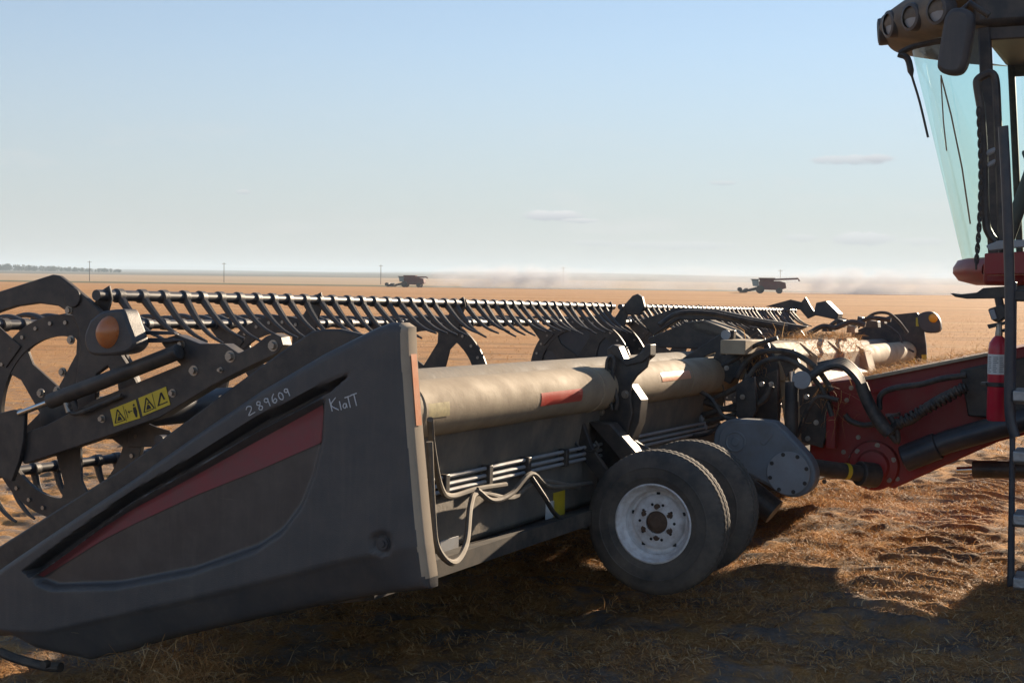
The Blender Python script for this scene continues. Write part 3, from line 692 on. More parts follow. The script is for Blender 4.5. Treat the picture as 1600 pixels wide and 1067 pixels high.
mb = MB().prism([(BS - .18, .2, .78), (BS - .03, .2, .785), (BS, .2, .74), (BS, .2, .49), (BS - .03, .2, .46), (BS - .3, .2, .46)], (0, 5.3, 0))
mb.build('lower_beam', 'sheet', H, .01)
mb = MB().prism([(TB - .06, 8.3, TZ - .09), (TB + .03, 8.3, TZ - .09), (TB, 8.3, .48), (TB - .06, 8.3, .48)], (0, 4.9, 0)); mb.build('back_sheet', 'sheet', H)
zt_ = HB(860, 563, -.78).z
MB().tube([(-.80, .25, zt_ - .12), (-.80, 13.0, zt_ - .12)], .12, 32).build('upper_cross_auger', 'sheet', H)
# draper deck and cutterbar
for a0, a1 in ((.2, 5.6), (8.0, 13.4)):
    MB().prism([(-1.95, a0, .16), (-.34, a0, .50), (-.34, a0, .42), (-1.95, a0, .10)], (0, a1 - a0, 0)).build('draper_belt', 'canvas', H)
MB().prism([(-1.9, 5.7, .15), (-.1, 5.7, .36), (-.1, 5.7, .28), (-1.9, 5.7, .09)], (0, 2.2, 0)).build('feed_draper', 'canvas', H)
MB().prism([(-2.25, .2, .07), (-1.95, .2, .14), (-1.9, .2, .06), (-2.2, .2, .04)], (0, 13.2, 0)).build('cutterbar', 'steel', H)
mb = MB().tube(spline([HA(0, 1018, .1), HA(30, 1030, .12), HA(70, 1040, .14), HA(95, 1042, .14)], 5), .022, 10); mb.disc(HA(75, 1036, .09), (0, -1, 0), .018, .03, 14)
mb.build('nose_shoe', 'steel', H)

# ---- steel lines and hoses along the lower beam
for z in (.815, .78, .75):
    MB().tube([(BS + .02, .22, z), (BS + .02, 2.4, z), (BS + .015, 5.3, z - .01)], .010, 8).build('hydraulic_line', 'plate', H)
for a in (1.05, 1.5, 1.95, 2.45): MB().box((BS - .005, a - .02, .735), (BS + .045, a + .02, .83)).build('line_clamp', 'steel', H, .004)
def hose(pix, r, m='hose', b=None, a=None, name='hose', n=8, par=None):
    pts = []
    for p in pix:
        if len(p) == 3: pts.append(HB(p[0], p[1], p[2]) if a is None else HA(*p))
        else: pts.append(HB(p[0], p[1], b) if b is not None else HA(p[0], p[1], a))
    return MB().tube(spline(pts, 6), r, n).build(name, m, par or H)
hose([(672, 655, -.10), (676, 700, -.15), (688, 760, -.30), (705, 775, -.43), (745, 764, -.45), (790, 757, -.45)], .014, 'hosetan')
hose([(671, 690, -.10), (676, 800, -.10), (683, 855, -.10), (708, 879, -.14), (728, 850, -.22), (735, 790, -.38), (748, 770, -.45), (800, 778, -.45), (840, 752, -.45), (905, 762, -.45)], .014, 'hosetan')
hose([(745, 765, -.44), (770, 782, -.44), (800, 770, -.44), (830, 740, -.44), (860, 760, -.44), (925, 755, -.45)], .014, 'hosetan')
hose([(830, 745, -.44), (850, 775, -.40), (870, 805, -.40), (905, 822, -.38), (935, 825, -.4)], .012, 'hose')
def lab(x0, y0, x1, y1, m, nm):
    p, q = HB(x0, y0, BS + .004), HB(x1, y1, BS + .004); return MB().box((BS + .001, p.y, q.z), (BS + .005, q.y, p.z)).build(nm, m, H, .001)
lab(688, 845, 716, 868, 'plate', 'latch_plate'); lab(865, 770, 882, 806, 'yellow', 'label'); lab(853, 785, 866, 815, 'whitelabel', 'label')

# ---- wheel bracket with the hook on top, brace
HKA = 3.0
hk = plate('hook_bracket', [(950, 560), (948, 545), (957, 538), (966, 541), (972, 556), (976, 563), (990, 558), (1000, 552), (1006, 540), (1014, 538), (1015, 556), (1010, 574), (994, 588), (986, 600), (985, 625), (988, 645), (980, 680), (975, 692), (985, 712), (990, 760), (920, 760), (905, 700), (902, 650), (930, 648), (942, 640), (944, 600)], HKA, .03, 'steel', bevel=.006)
plate('bracket_web', [(985, 600), (1002, 625), (998, 660), (985, 690), (1003, 715), (1000, 760), (985, 760), (978, 692), (990, 645), (984, 620)], HKA + .035, .12, 'steel', hk, .004)
plate('hook_lip', [(950, 545), (957, 538), (966, 541), (975, 562), (990, 558), (1005, 548), (1008, 538), (1016, 538), (1016, 556), (1004, 566), (978, 572), (966, 562)], HKA - .01, .10, 'steel', hk, .006)
for x, y in ((977, 616), (928, 645), (939, 643)): bolt(hk, HA(x, y, HKA), .016, .014)
hose([(957, 640), (950, 610), (948, 570), (954, 557), (960, 565), (957, 590), (964, 625), (962, 640)], .012, 'hose', a=HKA - .04)
br_ = plate('diagonal_brace', [(865, 652), (905, 648), (925, 700), (962, 755), (965, 790), (920, 730)], 2.75, .04, 'steel', bevel=.004)
hose([(893, 674), (898, 690), (910, 702), (925, 705), (935, 698), (930, 690)], .008, 'hose', a=2.7)
# ---- wheels
WC = HA(1020, 818, 2.50); WRAD = .392
WCW = HM @ WC; print('wheel', WC, WCW, HM @ V((0, 2.6, .05)))
def wheel(b, a, z, R_):
    k = R_ / .385
    prof = [(.205, -.085), (.225, -.098), (.240, -.102), (.243, -.105), (.262, -.107), (.292, -.1065), (.295, -.109), (.300, -.1085), (.303, -.105), (.335, -.096), (.356, -.086), (.368, -.076), (.377, -.066), (.380, -.058), (.372, -.055), (.372, -.047), (.3825, -.044), (.384, -.020), (.376, -.017), (.376, -.010), (.385, -.006), (.385, .006),
            (.376, .010), (.376, .017), (.384, .020), (.3825, .044), (.372, .047), (.372, .055), (.380, .058), (.377, .066), (.368, .076), (.356, .086), (.335, .096), (.30, .105), (.262, .106), (.225, .098), (.205, .085)]
    prof = [(r * k, h) for r, h in prof]
    def wob(i, j):
        if i in (11, 12, 13, 28, 29, 30): return -.004 if j % 3 == 0 else 0
        if i in (16, 17, 24, 25): return -.003 if (j + 1) % 3 == 0 else 0
        return 0
    ty = MB().lathe(prof, (b, a, z), YV, 216, wob=wob).build('tyre', 'rubber', H, ang=28)
    rim = [(.205, -.082), (.212, -.092), (.204, -.096), (.196, -.088), (.190, -.060), (.182, -.045), (.172, -.038), (.168, .0), (.160, .012), (.148, .010), (.140, -.012), (.120, -.022), (.085, -.024), (.078, -.030), (.060, -.030), (.060, .05)]
    rm = MB().lathe([(r * k, h) for r, h in rim], (b, a, z), YV, 72).build('rim', 'white', ty, ang=45)
    for q in range(6): an = rad(90 + 60 * q); bolt(ty, V((b + .082 * math.cos(an), a - .026, z + .082 * math.sin(an))), .012, .014, 'rust')
    mb = MB()
    for q in range(10): an = rad(18 + 36 * q + 18 * (q % 2) * 0); mb.disc((b + .098 * math.cos(an + .3), a - .0235, z + .098 * math.sin(an + .3)), (0, -1, 0), .008, .0015, 10)
    for q in range(5): an = rad(20 + 72 * q); mb.box((b + .150 * math.cos(an) - .009, a + .0, z + .150 * math.sin(an) - .009), (b + .150 * math.cos(an) + .009, a + .0095, z + .150 * math.sin(an) + .009))
    mb.build('rim_holes', 'ink', ty)['kind'] = 'stuff'
    MB().lathe([(.0001, -.050), (.030, -.050), (.034, -.046), (.034, -.040), (.052, -.034), (.058, -.026), (.058, .08)], (b, a, z), YV, 32).build('hub', 'rust', ty)
    return ty
zg = (HI @ V((WCW.x, WCW.y, float(gh(np.array([WCW.x]), np.array([WCW.y]))[0]) + .012))).z
wheel(WC.x, WC.y + .09, WC.z, WRAD)
WC2 = HA(1073, 794, 3.16); wheel(WC2.x, WC2.y + .09, WC2.z, WRAD)
MB().tube([(WC.x, WC.y + .1, WC.z), (WC2.x, WC2.y, WC2.z)], .04, 16).build('axle', 'steel', H)
MB().prism([(WC.x - .08, 2.85, WC.z + .04), (WC.x + .05, 2.85, WC.z + .05), (TB + .14, 2.85, .95), (TB, 2.85, .95)], (0, .12, 0)).build('wheel_arm', 'steel', H, .01)
MB().tube([HA(985, 690, 3.1), HA(1040, 722, 3.3)], .025, 12).build('support_strut', 'steel', H)

# ---- grey drive cover
GA = 4.5
gp = smooth_poly([(1114, 692), (1118, 672), (1130, 659), (1147, 655), (1180, 656), (1204, 658), (1216, 664), (1240, 688), (1264, 715), (1273, 735), (1272, 755), (1260, 771), (1240, 777), (1222, 773), (1195, 757), (1160, 738), (1135, 722), (1119, 708)], 4)
gb = plate('drive_cover', gp, GA, .14, 'gear', bevel=.012)
def shrink(p, k): c = (sum(q[0] for q in p) / len(p), sum(q[1] for q in p) / len(p)); return [(c[0] + (x - c[0]) * k, c[1] + (y - c[1]) * k) for x, y in p]
plate('raised_face', shrink(gp, .90), GA - .012, .013, 'gear', gb, .004)
c = HA(1232, 739, GA - .014); MB().disc(c + V((0, .004, 0)), (0, -1, 0), .142, .012, 48).build('round_plate', 'plate', gb, .002)
for q in range(8): an = 2 * math.pi * q / 8 + .3; bolt(gb, V((c.x + .125 * math.cos(an), c.y - .008, c.z + .125 * math.sin(an))), .009, .006, 'steel')
c = HA(1149, 690, GA - .012); MB().lathe([(.072, .004), (.070, -.006), (.062, -.008), (.056, -.003), (.03, -.004), (.026, -.008), (.0001, -.008)], c, YV, 40).build('boss', 'gear', gb)
plate('boss', smooth_poly([(1190, 694), (1188, 690), (1201, 674), (1207, 673), (1208, 678), (1196, 694)], 3), GA - .017, .006, 'gear', gb, .002)
MB().tube([HA(1130, 735, GA + .2), HA(1210, 800, GA + .2)], .09, 16).build('drive_housing', 'steel', H)

# ---- centre frame (float module) in taupe
CFB = .0
def pixA(l, a): return [HA(x, y, a) for x, y in l]
plate('frame_side_plate', [(1158, 545), (1198, 533), (1215, 572), (1218, 640), (1214, 682), (1172, 690), (1158, 640), (1168, 590)], 5.35, .05, 'bluesteel', bevel=.004)
plate('frame_side_plate', [(1180, 590), (1214, 578), (1216, 684), (1180, 684)], 5.25, .04, 'steel', bevel=.004)
fx = HA(1216, 575, 5.42).x
top_z = HA(1200, 535, 5.4).z
print('frame', fx, top_z, TB)
cf = MB().prism([(fx - .34, 5.42, top_z - .28), (fx - .34, 5.42, top_z), (fx - .06, 5.42, top_z), (fx + .05, 5.42, top_z - .10), (fx + .05, 5.42, top_z - .28)], (0, 2.95, 0)).build('frame_beam', 'tan', H, .01)
for a, w in ((5.44, .42), (8.05, .30)):
    MB().prism([(fx - .04, a, top_z - .03), (fx + .08, a, top_z - .10), (fx + .26, a, .66), (fx + .08, a, .60)], (0, w, 0)).build('frame_leg', 'tan', H, .008)
MB().box((fx - .05, 5.5, .30), (fx + .12, 8.3, .55)).build('lower_frame', 'steel', H, .01)
MB().box((fx - .3, 5.5, .55), (fx - .2, 6.1, 1.05)).build('frame_panel', 'steel', H, .01)
for a in (6.2, 7.15):
    MB().prism([(fx - .04, a, top_z - .01), (fx + .10, a, top_z - .11), (fx + .09, a, top_z - .28), (fx + .03, a, top_z - .28)], (0, .025, 0)).build('gusset', 'tan', H)
MB().prism([(fx + .05, 5.9, top_z - .24), (fx + .20, 5.9, top_z - .33), (fx + .20, 5.9, top_z - .40), (fx + .05, 5.9, top_z - .36)], (0, 2.1, 0)).build('frame_ledge', 'tanedge', H, .006)
MB().box((fx - .28, 4.9, top_z - .08), (fx - .10, 5.42, top_z + .02)).build('valve_block', 'tan', H, .008)
# residue lying on the frame
n = 2200
pp = np.stack([rng.uniform(fx - .3, fx + .12, n), 5.5 + 2.8 * rng.random(n), np.full(n, top_z)], 1)
pp[:, 2] -= np.clip((pp[:, 0] - fx + .02) * 1.2, 0, .3)
kk = vnoise(pp[:, 0] * 3 + 5, pp[:, 1] * 3, .9, 5) > .52; pp = pp[kk]; n = len(pp)
o = blades('crop_residue', pp, rng.uniform(.04, .14, n), rng.uniform(.001, .0022, n), rng.normal(.15, .4, n), rng.uniform(0, .03, n), H)
o['kind'] = 'stuff'; o['label'] = 'dry crop residue lying on the taupe centre frame'
n = 160; c = HA(1180, 570, 5.3)
o = blades('crop_residue', np.stack([rng.normal(c.x, .05, n), rng.normal(c.y, .1, n), rng.normal(c.z, .07, n)], 1), rng.uniform(.04, .14, n), rng.uniform(.001, .002, n), rng.normal(-.3, .7, n), np.zeros(n), H)
o['kind'] = 'stuff'; o['label'] = 'tangle of dry stems hanging by the frame side plate'
# ---- centre reel arm and its struts
MB().prism([HA(x, y, 5.9) for x, y in [(1012, 528), (1075, 503), (1098, 501), (1140, 516), (1150, 527), (1145, 545), (1080, 545), (1015, 542)]], (0, .12, 0)).build('centre_arm', 'steel', H, .008)
MB().prism([HA(x, y, 5.9) for x, y in [(1070, 503), (1100, 500), (1140, 516), (1160, 530), (1130, 530), (1085, 520)]], (0, .3, 0)).build('arm_box', 'sheet', H, .01)
MB().prism([HA(x, y, 6.6) for x, y in [(1000, 500), (1060, 480), (1120, 484), (1180, 497), (1260, 510), (1240, 520), (1120, 500), (1060, 500), (1020, 525)]], (0, .1, 0)).build('centre_arm', 'steel', H, .008)
pl = plate('lift_link', [(1066, 560), (1132, 517), (1147, 516), (1146, 528), (1104, 600), (1098, 598), (1118, 550), (1080, 566)], 5.1, .06, 'steel', bevel=.005)
MB().disc(HA(1135, 523, 5.09), (0, -1, 0), .035, .02, 18).build('pivot_pin', 'plate', pl)
MB().prism([HA(x, y, 6.75) for x, y in [(972, 480), (988, 462), (996, 459), (1003, 464), (1007, 480), (1000, 492), (980, 492)]], (0, .05, 0)).build('reel_ear', 'steel', H, .006)
MB().tube(spline([HA(1030, 508, 5.8), HA(1060, 490, 5.9), HA(1110, 490, 6.1), HA(1160, 500, 6.3), HA(1230, 512, 6.5)], 6), .022, 8).build('hose', 'hose', H)
# ---- hydraulic manifold and hoses by the frame
for l in ([(1062, 640), (1090, 632), (1130, 616), (1160, 600), (1168, 585)], [(1070, 655), (1120, 642), (1150, 632), (1168, 612), (1165, 590)],
          [(1068, 668), (1120, 655), (1170, 640), (1195, 620), (1205, 600)], [(1060, 632), (1075, 627), (1100, 628), (1140, 640), (1190, 628), (1206, 603)]):
    MB().tube(spline([HA(x, y, 5.0) for x, y in l], 6), .020, 9).build('hose', 'hose', H)
mb = MB()
for x, y, r in ((1067, 632, .03), (1048, 650, .025), (1060, 645, .025), (1062, 660, .022)): mb.disc(HA(x, y, 4.75), (0, -1, 0), r, .06, 14)
for x, y in ((1080, 640), (1085, 655), (1090, 668), (1075, 625)): mb.disc(HA(x, y, 5.0), (1, -.2, .2), .026, .07, 8)
mb.build('manifold', 'plate', H, .004)
MB().tube(spline([HA(1055, 610, 4.9), HA(1045, 640, 4.9), HA(1055, 670, 4.9), HA(1040, 690, 4.9)], 5), .012, 8).build('hose', 'hose', H)
MB().tube(spline([HA(1120, 585, 5.1), HA(1130, 605, 5.1), HA(1133, 640, 5.1)], 5), .006, 6).build('cable', 'hosetan', H)

for l, a, r, m in (([(1237, 596), (1236, 690)], 4.85, .045, 'steel'), ([(1237, 580), (1237, 600)], 4.85, .022, 'chrome')):
    MB().tube([HA(x, y, a) for x, y in l], r, 16).build('float_cylinder', m, H)
for l, a in (([(1248, 606), (1290, 600), (1300, 640), (1285, 700), (1252, 690)], 5.2), ([(1150, 600), (1178, 588), (1182, 640), (1168, 668), (1150, 650)], 4.95), ([(1118, 560), (1150, 548), (1158, 575), (1140, 600), (1122, 590)], 5.1), ([(1215, 555), (1240, 545), (1250, 570), (1228, 590)], 5.15)):
    plate('frame_bracket', l, a, .05, 'steel')
for l, a, r in (([(1150, 590), (1170, 560), (1200, 548), (1240, 552), (1275, 575), (1300, 610)], 5.05, .02), ([(1160, 605), (1185, 570), (1220, 560), (1255, 575), (1285, 610), (1300, 650)], 5.0, .018), ([(1110, 600), (1125, 575), (1150, 560), (1180, 540), (1215, 528)], 5.1, .016),
                ([(1225, 700), (1245, 680), (1262, 640), (1280, 620), (1310, 625)], 4.95, .016), ([(1040, 640), (1055, 615), (1085, 610), (1110, 622), (1130, 650), (1150, 655)], 4.7, .016), ([(1050, 665), (1075, 680), (1105, 678), (1125, 665)], 4.7, .014)):
    MB().tube(spline([HA(x, y, a) for x, y in l], 6), r, 8).build('hose', 'hose', H)
for x, y in ((1190, 600), (1205, 600), (1190, 660), (1205, 665), (1232, 640), (1260, 620), (1275, 660), (1262, 685), (1160, 620), (1135, 575)): bolt(H, HA(x, y, 4.92), .012, .016)

# ---- far end of the header
FAE = 13.1
fs_ = plate('end_sheet', [(1330, 520), (1392, 492), (1432, 488), (1441, 497), (1447, 540), (1452, 640), (1330, 640)], FAE, .06, 'steel', bevel=.01)
fl = MB().prism([HA(x, y, FAE - .14) for x, y in smooth_poly([(1433, 492), (1445, 487), (1458, 488), (1468, 500), (1468, 518), (1448, 520), (1436, 512)], 3)], (0, .14, 0)).build('marker_lamp', 'plastic', H, .02)
mb = MB(); mb.lathe([(.0001, -.03), (.04, -.025), (.055, .0)], HA(1458, 497, FAE - .15), YV, 24); mb.build('lens', 'amberlit', fl)
for x0, y0, x1, y1 in ((1431, 496, 1438, 510), (1419, 553, 1430, 568), (1440, 554, 1448, 568)):
    plate('warning_sticker', [(x0, y0), (x1, y0), (x1, y1), (x0, y1)], FAE - .006, .004, 'yellow', fs_, 0)
MB().tube([(TB, 13.0, TZ), (TB, 13.1, TZ)], .07, 14).build('tube_end', 'plate', H)
MB().prism([HA(x, y, 12.3) for x, y in [(1270, 492), (1275, 473), (1290, 470), (1310, 490), (1308, 500)]], (0, .25, 0)).build('reel_arm', 'bluesteel', H, .01)
MB().prism([HA(x, y, 12.6) for x, y in [(1195, 479), (1235, 468), (1252, 472), (1258, 464), (1266, 478), (1275, 492), (1262, 498), (1250, 484)]], (0, .06, 0)).build('reel_end_guard', 'steel', H, .006)
for l, a, r in (([(1262, 522), (1285, 510), (1305, 512), (1330, 503), (1352, 508)], 7.4, .022), ([(1290, 515), (1312, 500), (1335, 506), (1360, 497), (1392, 500)], 8.2, .02), ([(1340, 512), (1362, 492), (1385, 489), (1402, 500), (1418, 520)], 10.5, .016), ([(1380, 505), (1402, 520), (1412, 540), (1428, 550)], 12.6, .012)):
    MB().tube(spline([HA(x, y, a) for x, y in l], 6), r, 8).build('hose', 'hose', H)
for x0, y0, x1, y1, a, m in ((1306, 498, 1318, 512, 7.9, 'steel'), (1338, 494, 1348, 508, 8.6, 'bluesteel'), (1352, 500, 1372, 512, 9.0, 'steel'), (1284, 508, 1300, 518, 7.4, 'bluesteel'), (1322, 508, 1336, 520, 8.0, 'tanedge'), (1368, 494, 1382, 506, 9.4, 'steel')):
    plate('valve', [(x0, y1), (x0 + 2, y0), (x1 - 1, y0 + 2), (x1, y1)], a, .14, m)

# ================================================================== the combine
K = empty('combine_harvester', CM, 'large red combine harvester at the right with tall green tinted cab and ladder', 'combine')
AC = 5.9                                          # centre line of the machine
def cprism(name, pts, ext, m, par=None, bevel=.01, **k): return MB().prism(pts, ext).build(name, m, par or K, bevel, **k)
# feeder house
FA_ = 5.35
fp = [CA(x, y, FA_) for x, y in [(1268, 600), (1300, 596), (1350, 590), (1570, 548), (1760, 505), (1760, 640), (1560, 690), (1395, 764), (1370, 752), (1300, 748), (1264, 720)]]
fh = cprism("feeder_house", fp, (0, 1.3, 0), 'red', None, .015)
fh['label'] = 'dark red feeder house joining header and combine'
cprism('top_flange', [CA(x, y, FA_ - .05) for x, y in [(1340, 591), (1570, 546), (1570, 551), (1340, 597)]], (0, .5, 0), 'tanedge', fh, .004)
cprism('side_cover', [CA(x, y, FA_ - .10) for x, y in [(1500, 578), (1545, 568), (1620, 555), (1620, 640), (1570, 655), (1512, 650)]], (0, .09, 0), 'steel', fh, .01)
cprism('side_rib', [CA(x, y, FA_ - .03) for x, y in [(1360, 608), (1500, 580), (1500, 586), (1362, 615)]], (0, .03, 0), 'red', fh, .004)
MB().tube([CA(1415, 716, FA_ - .12), CA(1480, 690, FA_ - .12), CA(1620, 650, FA_ - .12)], .078, 20).build('drive_shield', 'bluesteel', fh, .01)
MB().tube([CA(1412, 717, FA_ - .12), CA(1466, 696, FA_ - .12)], .092, 20).build('drive_shield', 'bluesteel', fh, .01)
c = CA(1365, 727, FA_ - .02)
MB().lathe([(.0001, -.05), (.06, -.05), (.10, -.045), (.115, -.02), (.165, -.015), (.175, .0), (.175, .04)], c, YV, 36).build('bearing_flange', 'red', fh)
for q in range(6): an = rad(60 * q + 20); bolt(fh, V((c.x + .145 * math.cos(an), c.y - .015, c.z + .145 * math.sin(an))), .012, .014)
for x, y in ((1330, 606), (1323, 625), (1341, 683), (1318, 706), (1330, 714), (1275, 678), (1402, 748), (1288, 752)): bolt(fh, CA(x, y, FA_), .011, .014)
ds = MB().tube([CA(1262, 728, 4.75), CA(1362, 742, 5.15)], .055, 20).build('drive_shaft', 'steel', K, .004)
p0, p1 = CA(1262, 728, 4.75), CA(1362, 742, 5.15); d = p1 - p0
MB().tube([p0 + d * .56, p0 + d * .62], .0565, 20).build('yellow_band', 'yellow', ds)
MB().tube([p0 + d * .80, p0 + d * 1.06], .085, 20).build('shaft_guard', 'steel', ds, .006)
MB().box(CA(1290, 700, 5.2), CA(1310, 640, 5.28)).build('front_bracket', 'red', fh, .004)
# hoses over the feeder house
def ch(l, a, r, m='hose', name='hose'): return MB().tube(spline([CA(x, y, a if len(l[0]) == 2 else l[0][2]) for x, y in l], 7), r, 12).build(name, m, K)
for i in range(5):
    ch([(1258 + i * 5, 598 - i * 7), (1285 + i * 3, 578 - i * 3), (1312 + i * 2, 572 - i * 2), (1335 + i * 2, 590 - i), (1352 + i, 620), (1372 + i * 2, 655), (1388 + i, 672)], 4.95 + .04 * i, .020, 'hose')
ch([(1345, 600), (1358, 632), (1374, 660), (1390, 678)], 4.9, .042)
for l in ([(1392, 676), (1402, 663), (1425, 655), (1450, 635), (1475, 620), (1510, 605)], [(1374, 640), (1376, 618), (1395, 607), (1440, 600), (1470, 592), (1510, 586)],
          [(1320, 648), (1330, 658), (1350, 664), (1372, 662)], [(1388, 675), (1402, 690), (1400, 668), (1390, 650)]):
    ch(l, 5.1, .032 if l[0][0] == 1392 else .020)
mb = MB()
for i in range(14):
    t_ = i / 13; x, y = 1404 + 100 * t_, 662 - 55 * t_; c = CA(x, y, 5.1); d = (CA(x + 2, y - 1.1, 5.1) - c).normalized(); mb.lathe([(.035, -.012), (.041, -.006), (.041, .006), (.035, .012)], c, d, 12)
mb.build('hose_wrap', 'hose', K)
c = CA(1252, 594, 4.9); MB().disc(c, (.3, -1, .1), .062, .05, 28).build('coupler_cap', 'plate', K, .006)
mb = MB()
for i in range(16): pass
sp = [CA(1384 + 22 * t_ / 40, 650 - 3 * t_ / 40, 5.15) + V((0, .012 * math.cos(t_ * 1.6), .014 * math.sin(t_ * 1.6))) for t_ in range(41)]
MB().tube(sp, .004, 5).build('spring', 'zinc', K)
n = 90; c = CA(1290, 620, 5.1)
o = blades('crop_residue', np.stack([rng.normal(c.x, .10, n), rng.normal(c.y, .1, n), rng.normal(c.z, .12, n)], 1), rng.uniform(.05, .2, n), rng.uniform(.001, .0022, n), rng.normal(-.5, .6, n), np.zeros(n), K)
o['kind'] = 'stuff'; o['label'] = 'dry stems caught on the hoses at the feeder mouth'
n = 1500; pq = [CA(1345, 590, 5.4), CA(1565, 547, 5.4)]; tt = rng.random(n) ** 2
o = blades('crop_residue', np.stack([pq[0].x + (pq[1].x - pq[0].x) * tt, rng.uniform(5.36, 6.2, n), pq[0].z + (pq[1].z - pq[0].z) * tt], 1), rng.uniform(.03, .1, n), rng.uniform(.001, .0022, n), rng.normal(.1, .3, n), rng.uniform(0, .02, n), K)
o['kind'] = 'stuff'; o['label'] = 'chaff lying on top of the feeder house'
cyl = MB().tube([CA(1520, 733, 5.6), CA(1700, 735, 5.6)], .06, 18).build('lift_cylinder', 'steel', K, .004)
MB().tube([CA(1495, 734, 5.6), CA(1525, 733, 5.6)], .022, 14).build('rod', 'chrome', cyl)

# cab: curved leaning windscreen, roof with lamps, door
CW = .86
PL0, PL1 = CA(1549, 392, AC - CW), CA(1534, 70, AC - CW)
PB = lambda z: PL0.x + (PL1.x - PL0.x) * (z - PL0.z) / (PL1.z - PL0.z)   # the pillar line
def cab_b(z, a):                                    # windscreen position at height z, across a
    zz = (z - 1.9) / (3.33 - 1.9); f0, f1 = WB, WT
    return f0 + (f1 - f0) * zz + (PB(z) - (f0 + (f1 - f0) * zz)) * abs((a - AC) / CW) ** 2.3
WB = CA(1502, 398, AC - .35).x - .03; WT = CA(1423, 82, AC - .35).x - .03
print('cab', WB, WT)
na, nz_ = 41, 16; aa = np.linspace(AC - CW, AC + CW, na); zz = np.linspace(1.86, 3.36, nz_)
vs = [(cab_b(z, a), a, z) for z in zz for a in aa]
me = grid_mesh('windscreen', vs, na, nz_); me.materials.append(M['glass'])
ws = bpy.data.objects.new('windscreen', me); COL.objects.link(ws); ws.parent = K
def pil(z, off=0): return V((PB(z) + off, AC - CW, z))
for sgn in (-1, 1):
    a = AC + sgn * CW
    MB().prism([(PB(1.80) - .02, a - .03, 1.80), (PB(3.40) - .02, a - .03, 3.40), (PB(3.40) + (.06 if sgn < 0 else .03), a - .03, 3.40), (PB(1.80) + (.06 if sgn < 0 else .03), a - .03, 1.80)], (0, .06, 0)).build('pillar', 'steel', K, .012)
    MB().prism([(PB(1.80) + 1.42, a - .03, 1.80), (PB(1.80) + 1.42, a - .03, 3.40), (PB(1.80) + 1.48, a - .03, 3.40), (PB(1.80) + 1.48, a - .03, 1.80)], (0, .06, 0)).build('pillar', 'steel', K, .012)
    MB().add([(PB(1.86) + .07, a, 1.86), (PB(3.36) + .07, a, 3.36), (PB(1.86) + 1.42, a, 3.36), (PB(1.86) + 1.42, a, 1.86)], [(0, 1, 2, 3)]).build('door_glass', 'glass' if sgn < 0 else 'clearglass', K)
    MB().box((PB(3.36), a - .02, 3.28), (PB(3.36) + 1.4, a + .02, 3.38)).build('door_rail', 'steel', K, .01)
# floor fairing: rounded red lip under the glass
def ring(z, off): return [(cab_b(1.88, a) + off, a, z) for a in aa]
def loft(rows, name, m, par=K, close_back=2.2, **k):
    mb = MB(); n = len(rows[0])
    vs = [p for r in rows for p in r]; fs = [(i * n + j, i * n + j + 1, (i + 1) * n + j + 1, (i + 1) * n + j) for i in range(len(rows) - 1) for j in range(n - 1)]
    return mb.add(vs, fs).build(name, m, par, **k)
loft([ring(1.885, .03), ring(1.87, -.03), ring(1.82, -.06), ring(1.78, -.06), ring(1.73, -.02), ring(1.70, .10), ring(1.70, .8)], 'cab_lip', 'red', ang=60)
MB().box((PB(1.9) - .05, AC - CW - .02, 1.70), (PB(1.9) + 1.5, AC + CW + .02, 1.86)).build('cab_floor', 'red', K, .03)
# roof: visor with lamp housings
def rring(z, off, k=1.08): return [(cab_b(3.36, AC + (a - AC)) + off, AC + (a - AC) * k, z) for a in aa]
rows = [rring(3.36, .05), rring(3.38, -.06), rring(3.40, -.16), rring(3.50, -.24), rring(3.58, -.22), rring(3.66, -.10), rring(3.70, .15), rring(3.72, 1.0)]
loft(rows, 'cab_roof', 'sheet', ang=50)
MB().box((PB(3.36) - .05, AC - CW * 1.08, 3.36), (PB(3.36) + 1.6, AC + CW * 1.08, 3.70)).build('cab_roof', 'steel', K, .05)
MB().box((PB(3.36) + .1, AC - CW, 3.70), (PB(3.36) + 1.6, AC + CW, 3.80)).build('roof_cap', 'red', K, .04)
for f_ in (.02, .11, .23, .38):                     # lamps along the visor front
    i = f_ * (na - 1); a = float(np.interp(i, range(na), aa)); a = AC + (a - AC) * 1.08
    b = cab_b(3.36, AC + (a - AC) / 1.08) - .22
    d = V((-1, -1.4 * (1 - f_ * 2.2), -.08)).normalized(); c = V((b, a, 3.49)) - d * .03
    lm = MB().lathe([(.072, .05), (.092, .045), (.096, .03), (.096, -.05)], c, d, 26).build('roof_lamp', 'plastic', K)
    MB().lathe([(.0001, .036), (.045, .034), (.074, .028)], c, d, 24).build('lens', 'plate', lm)
# wiper, mirror, handrails, chain
def pth(l, a): return [CA(x, y, a) for x, y in l]
WA = AC - .62
MB().tube(spline(pth([(1404, 85), (1418, 92), (1425, 120), (1437, 160), (1450, 215)], WA), 4), [.022] * 8 + [.008] * 9, 8).build('wiper_arm', 'steel', K)
MB().tube(spline(pth([(1405, 84), (1425, 74), (1460, 66), (1480, 62)], WA), 4), .02, 8).build('wiper_mount', 'steel', K)
for l, r in (([(1470, 118), (1486, 180), (1503, 262), (1516, 350)], .006), ([(1470, 122), (1474, 190), (1479, 236)], .005)):
    MB().tube(pth(l, AC - .12), r, 6).build('wiper_linkage', 'steel', K)
mp_ = smooth_poly([(1474, 26), (1484, 14), (1502, 12), (1516, 20), (1518, 40), (1512, 80), (1506, 105), (1495, 116), (1476, 116), (1464, 108), (1463, 92)], 4)
mr_ = MB().prism(pth(mp_, 4.6), (.02, .10, 0)).build('mirror', 'plastic', K, .03)
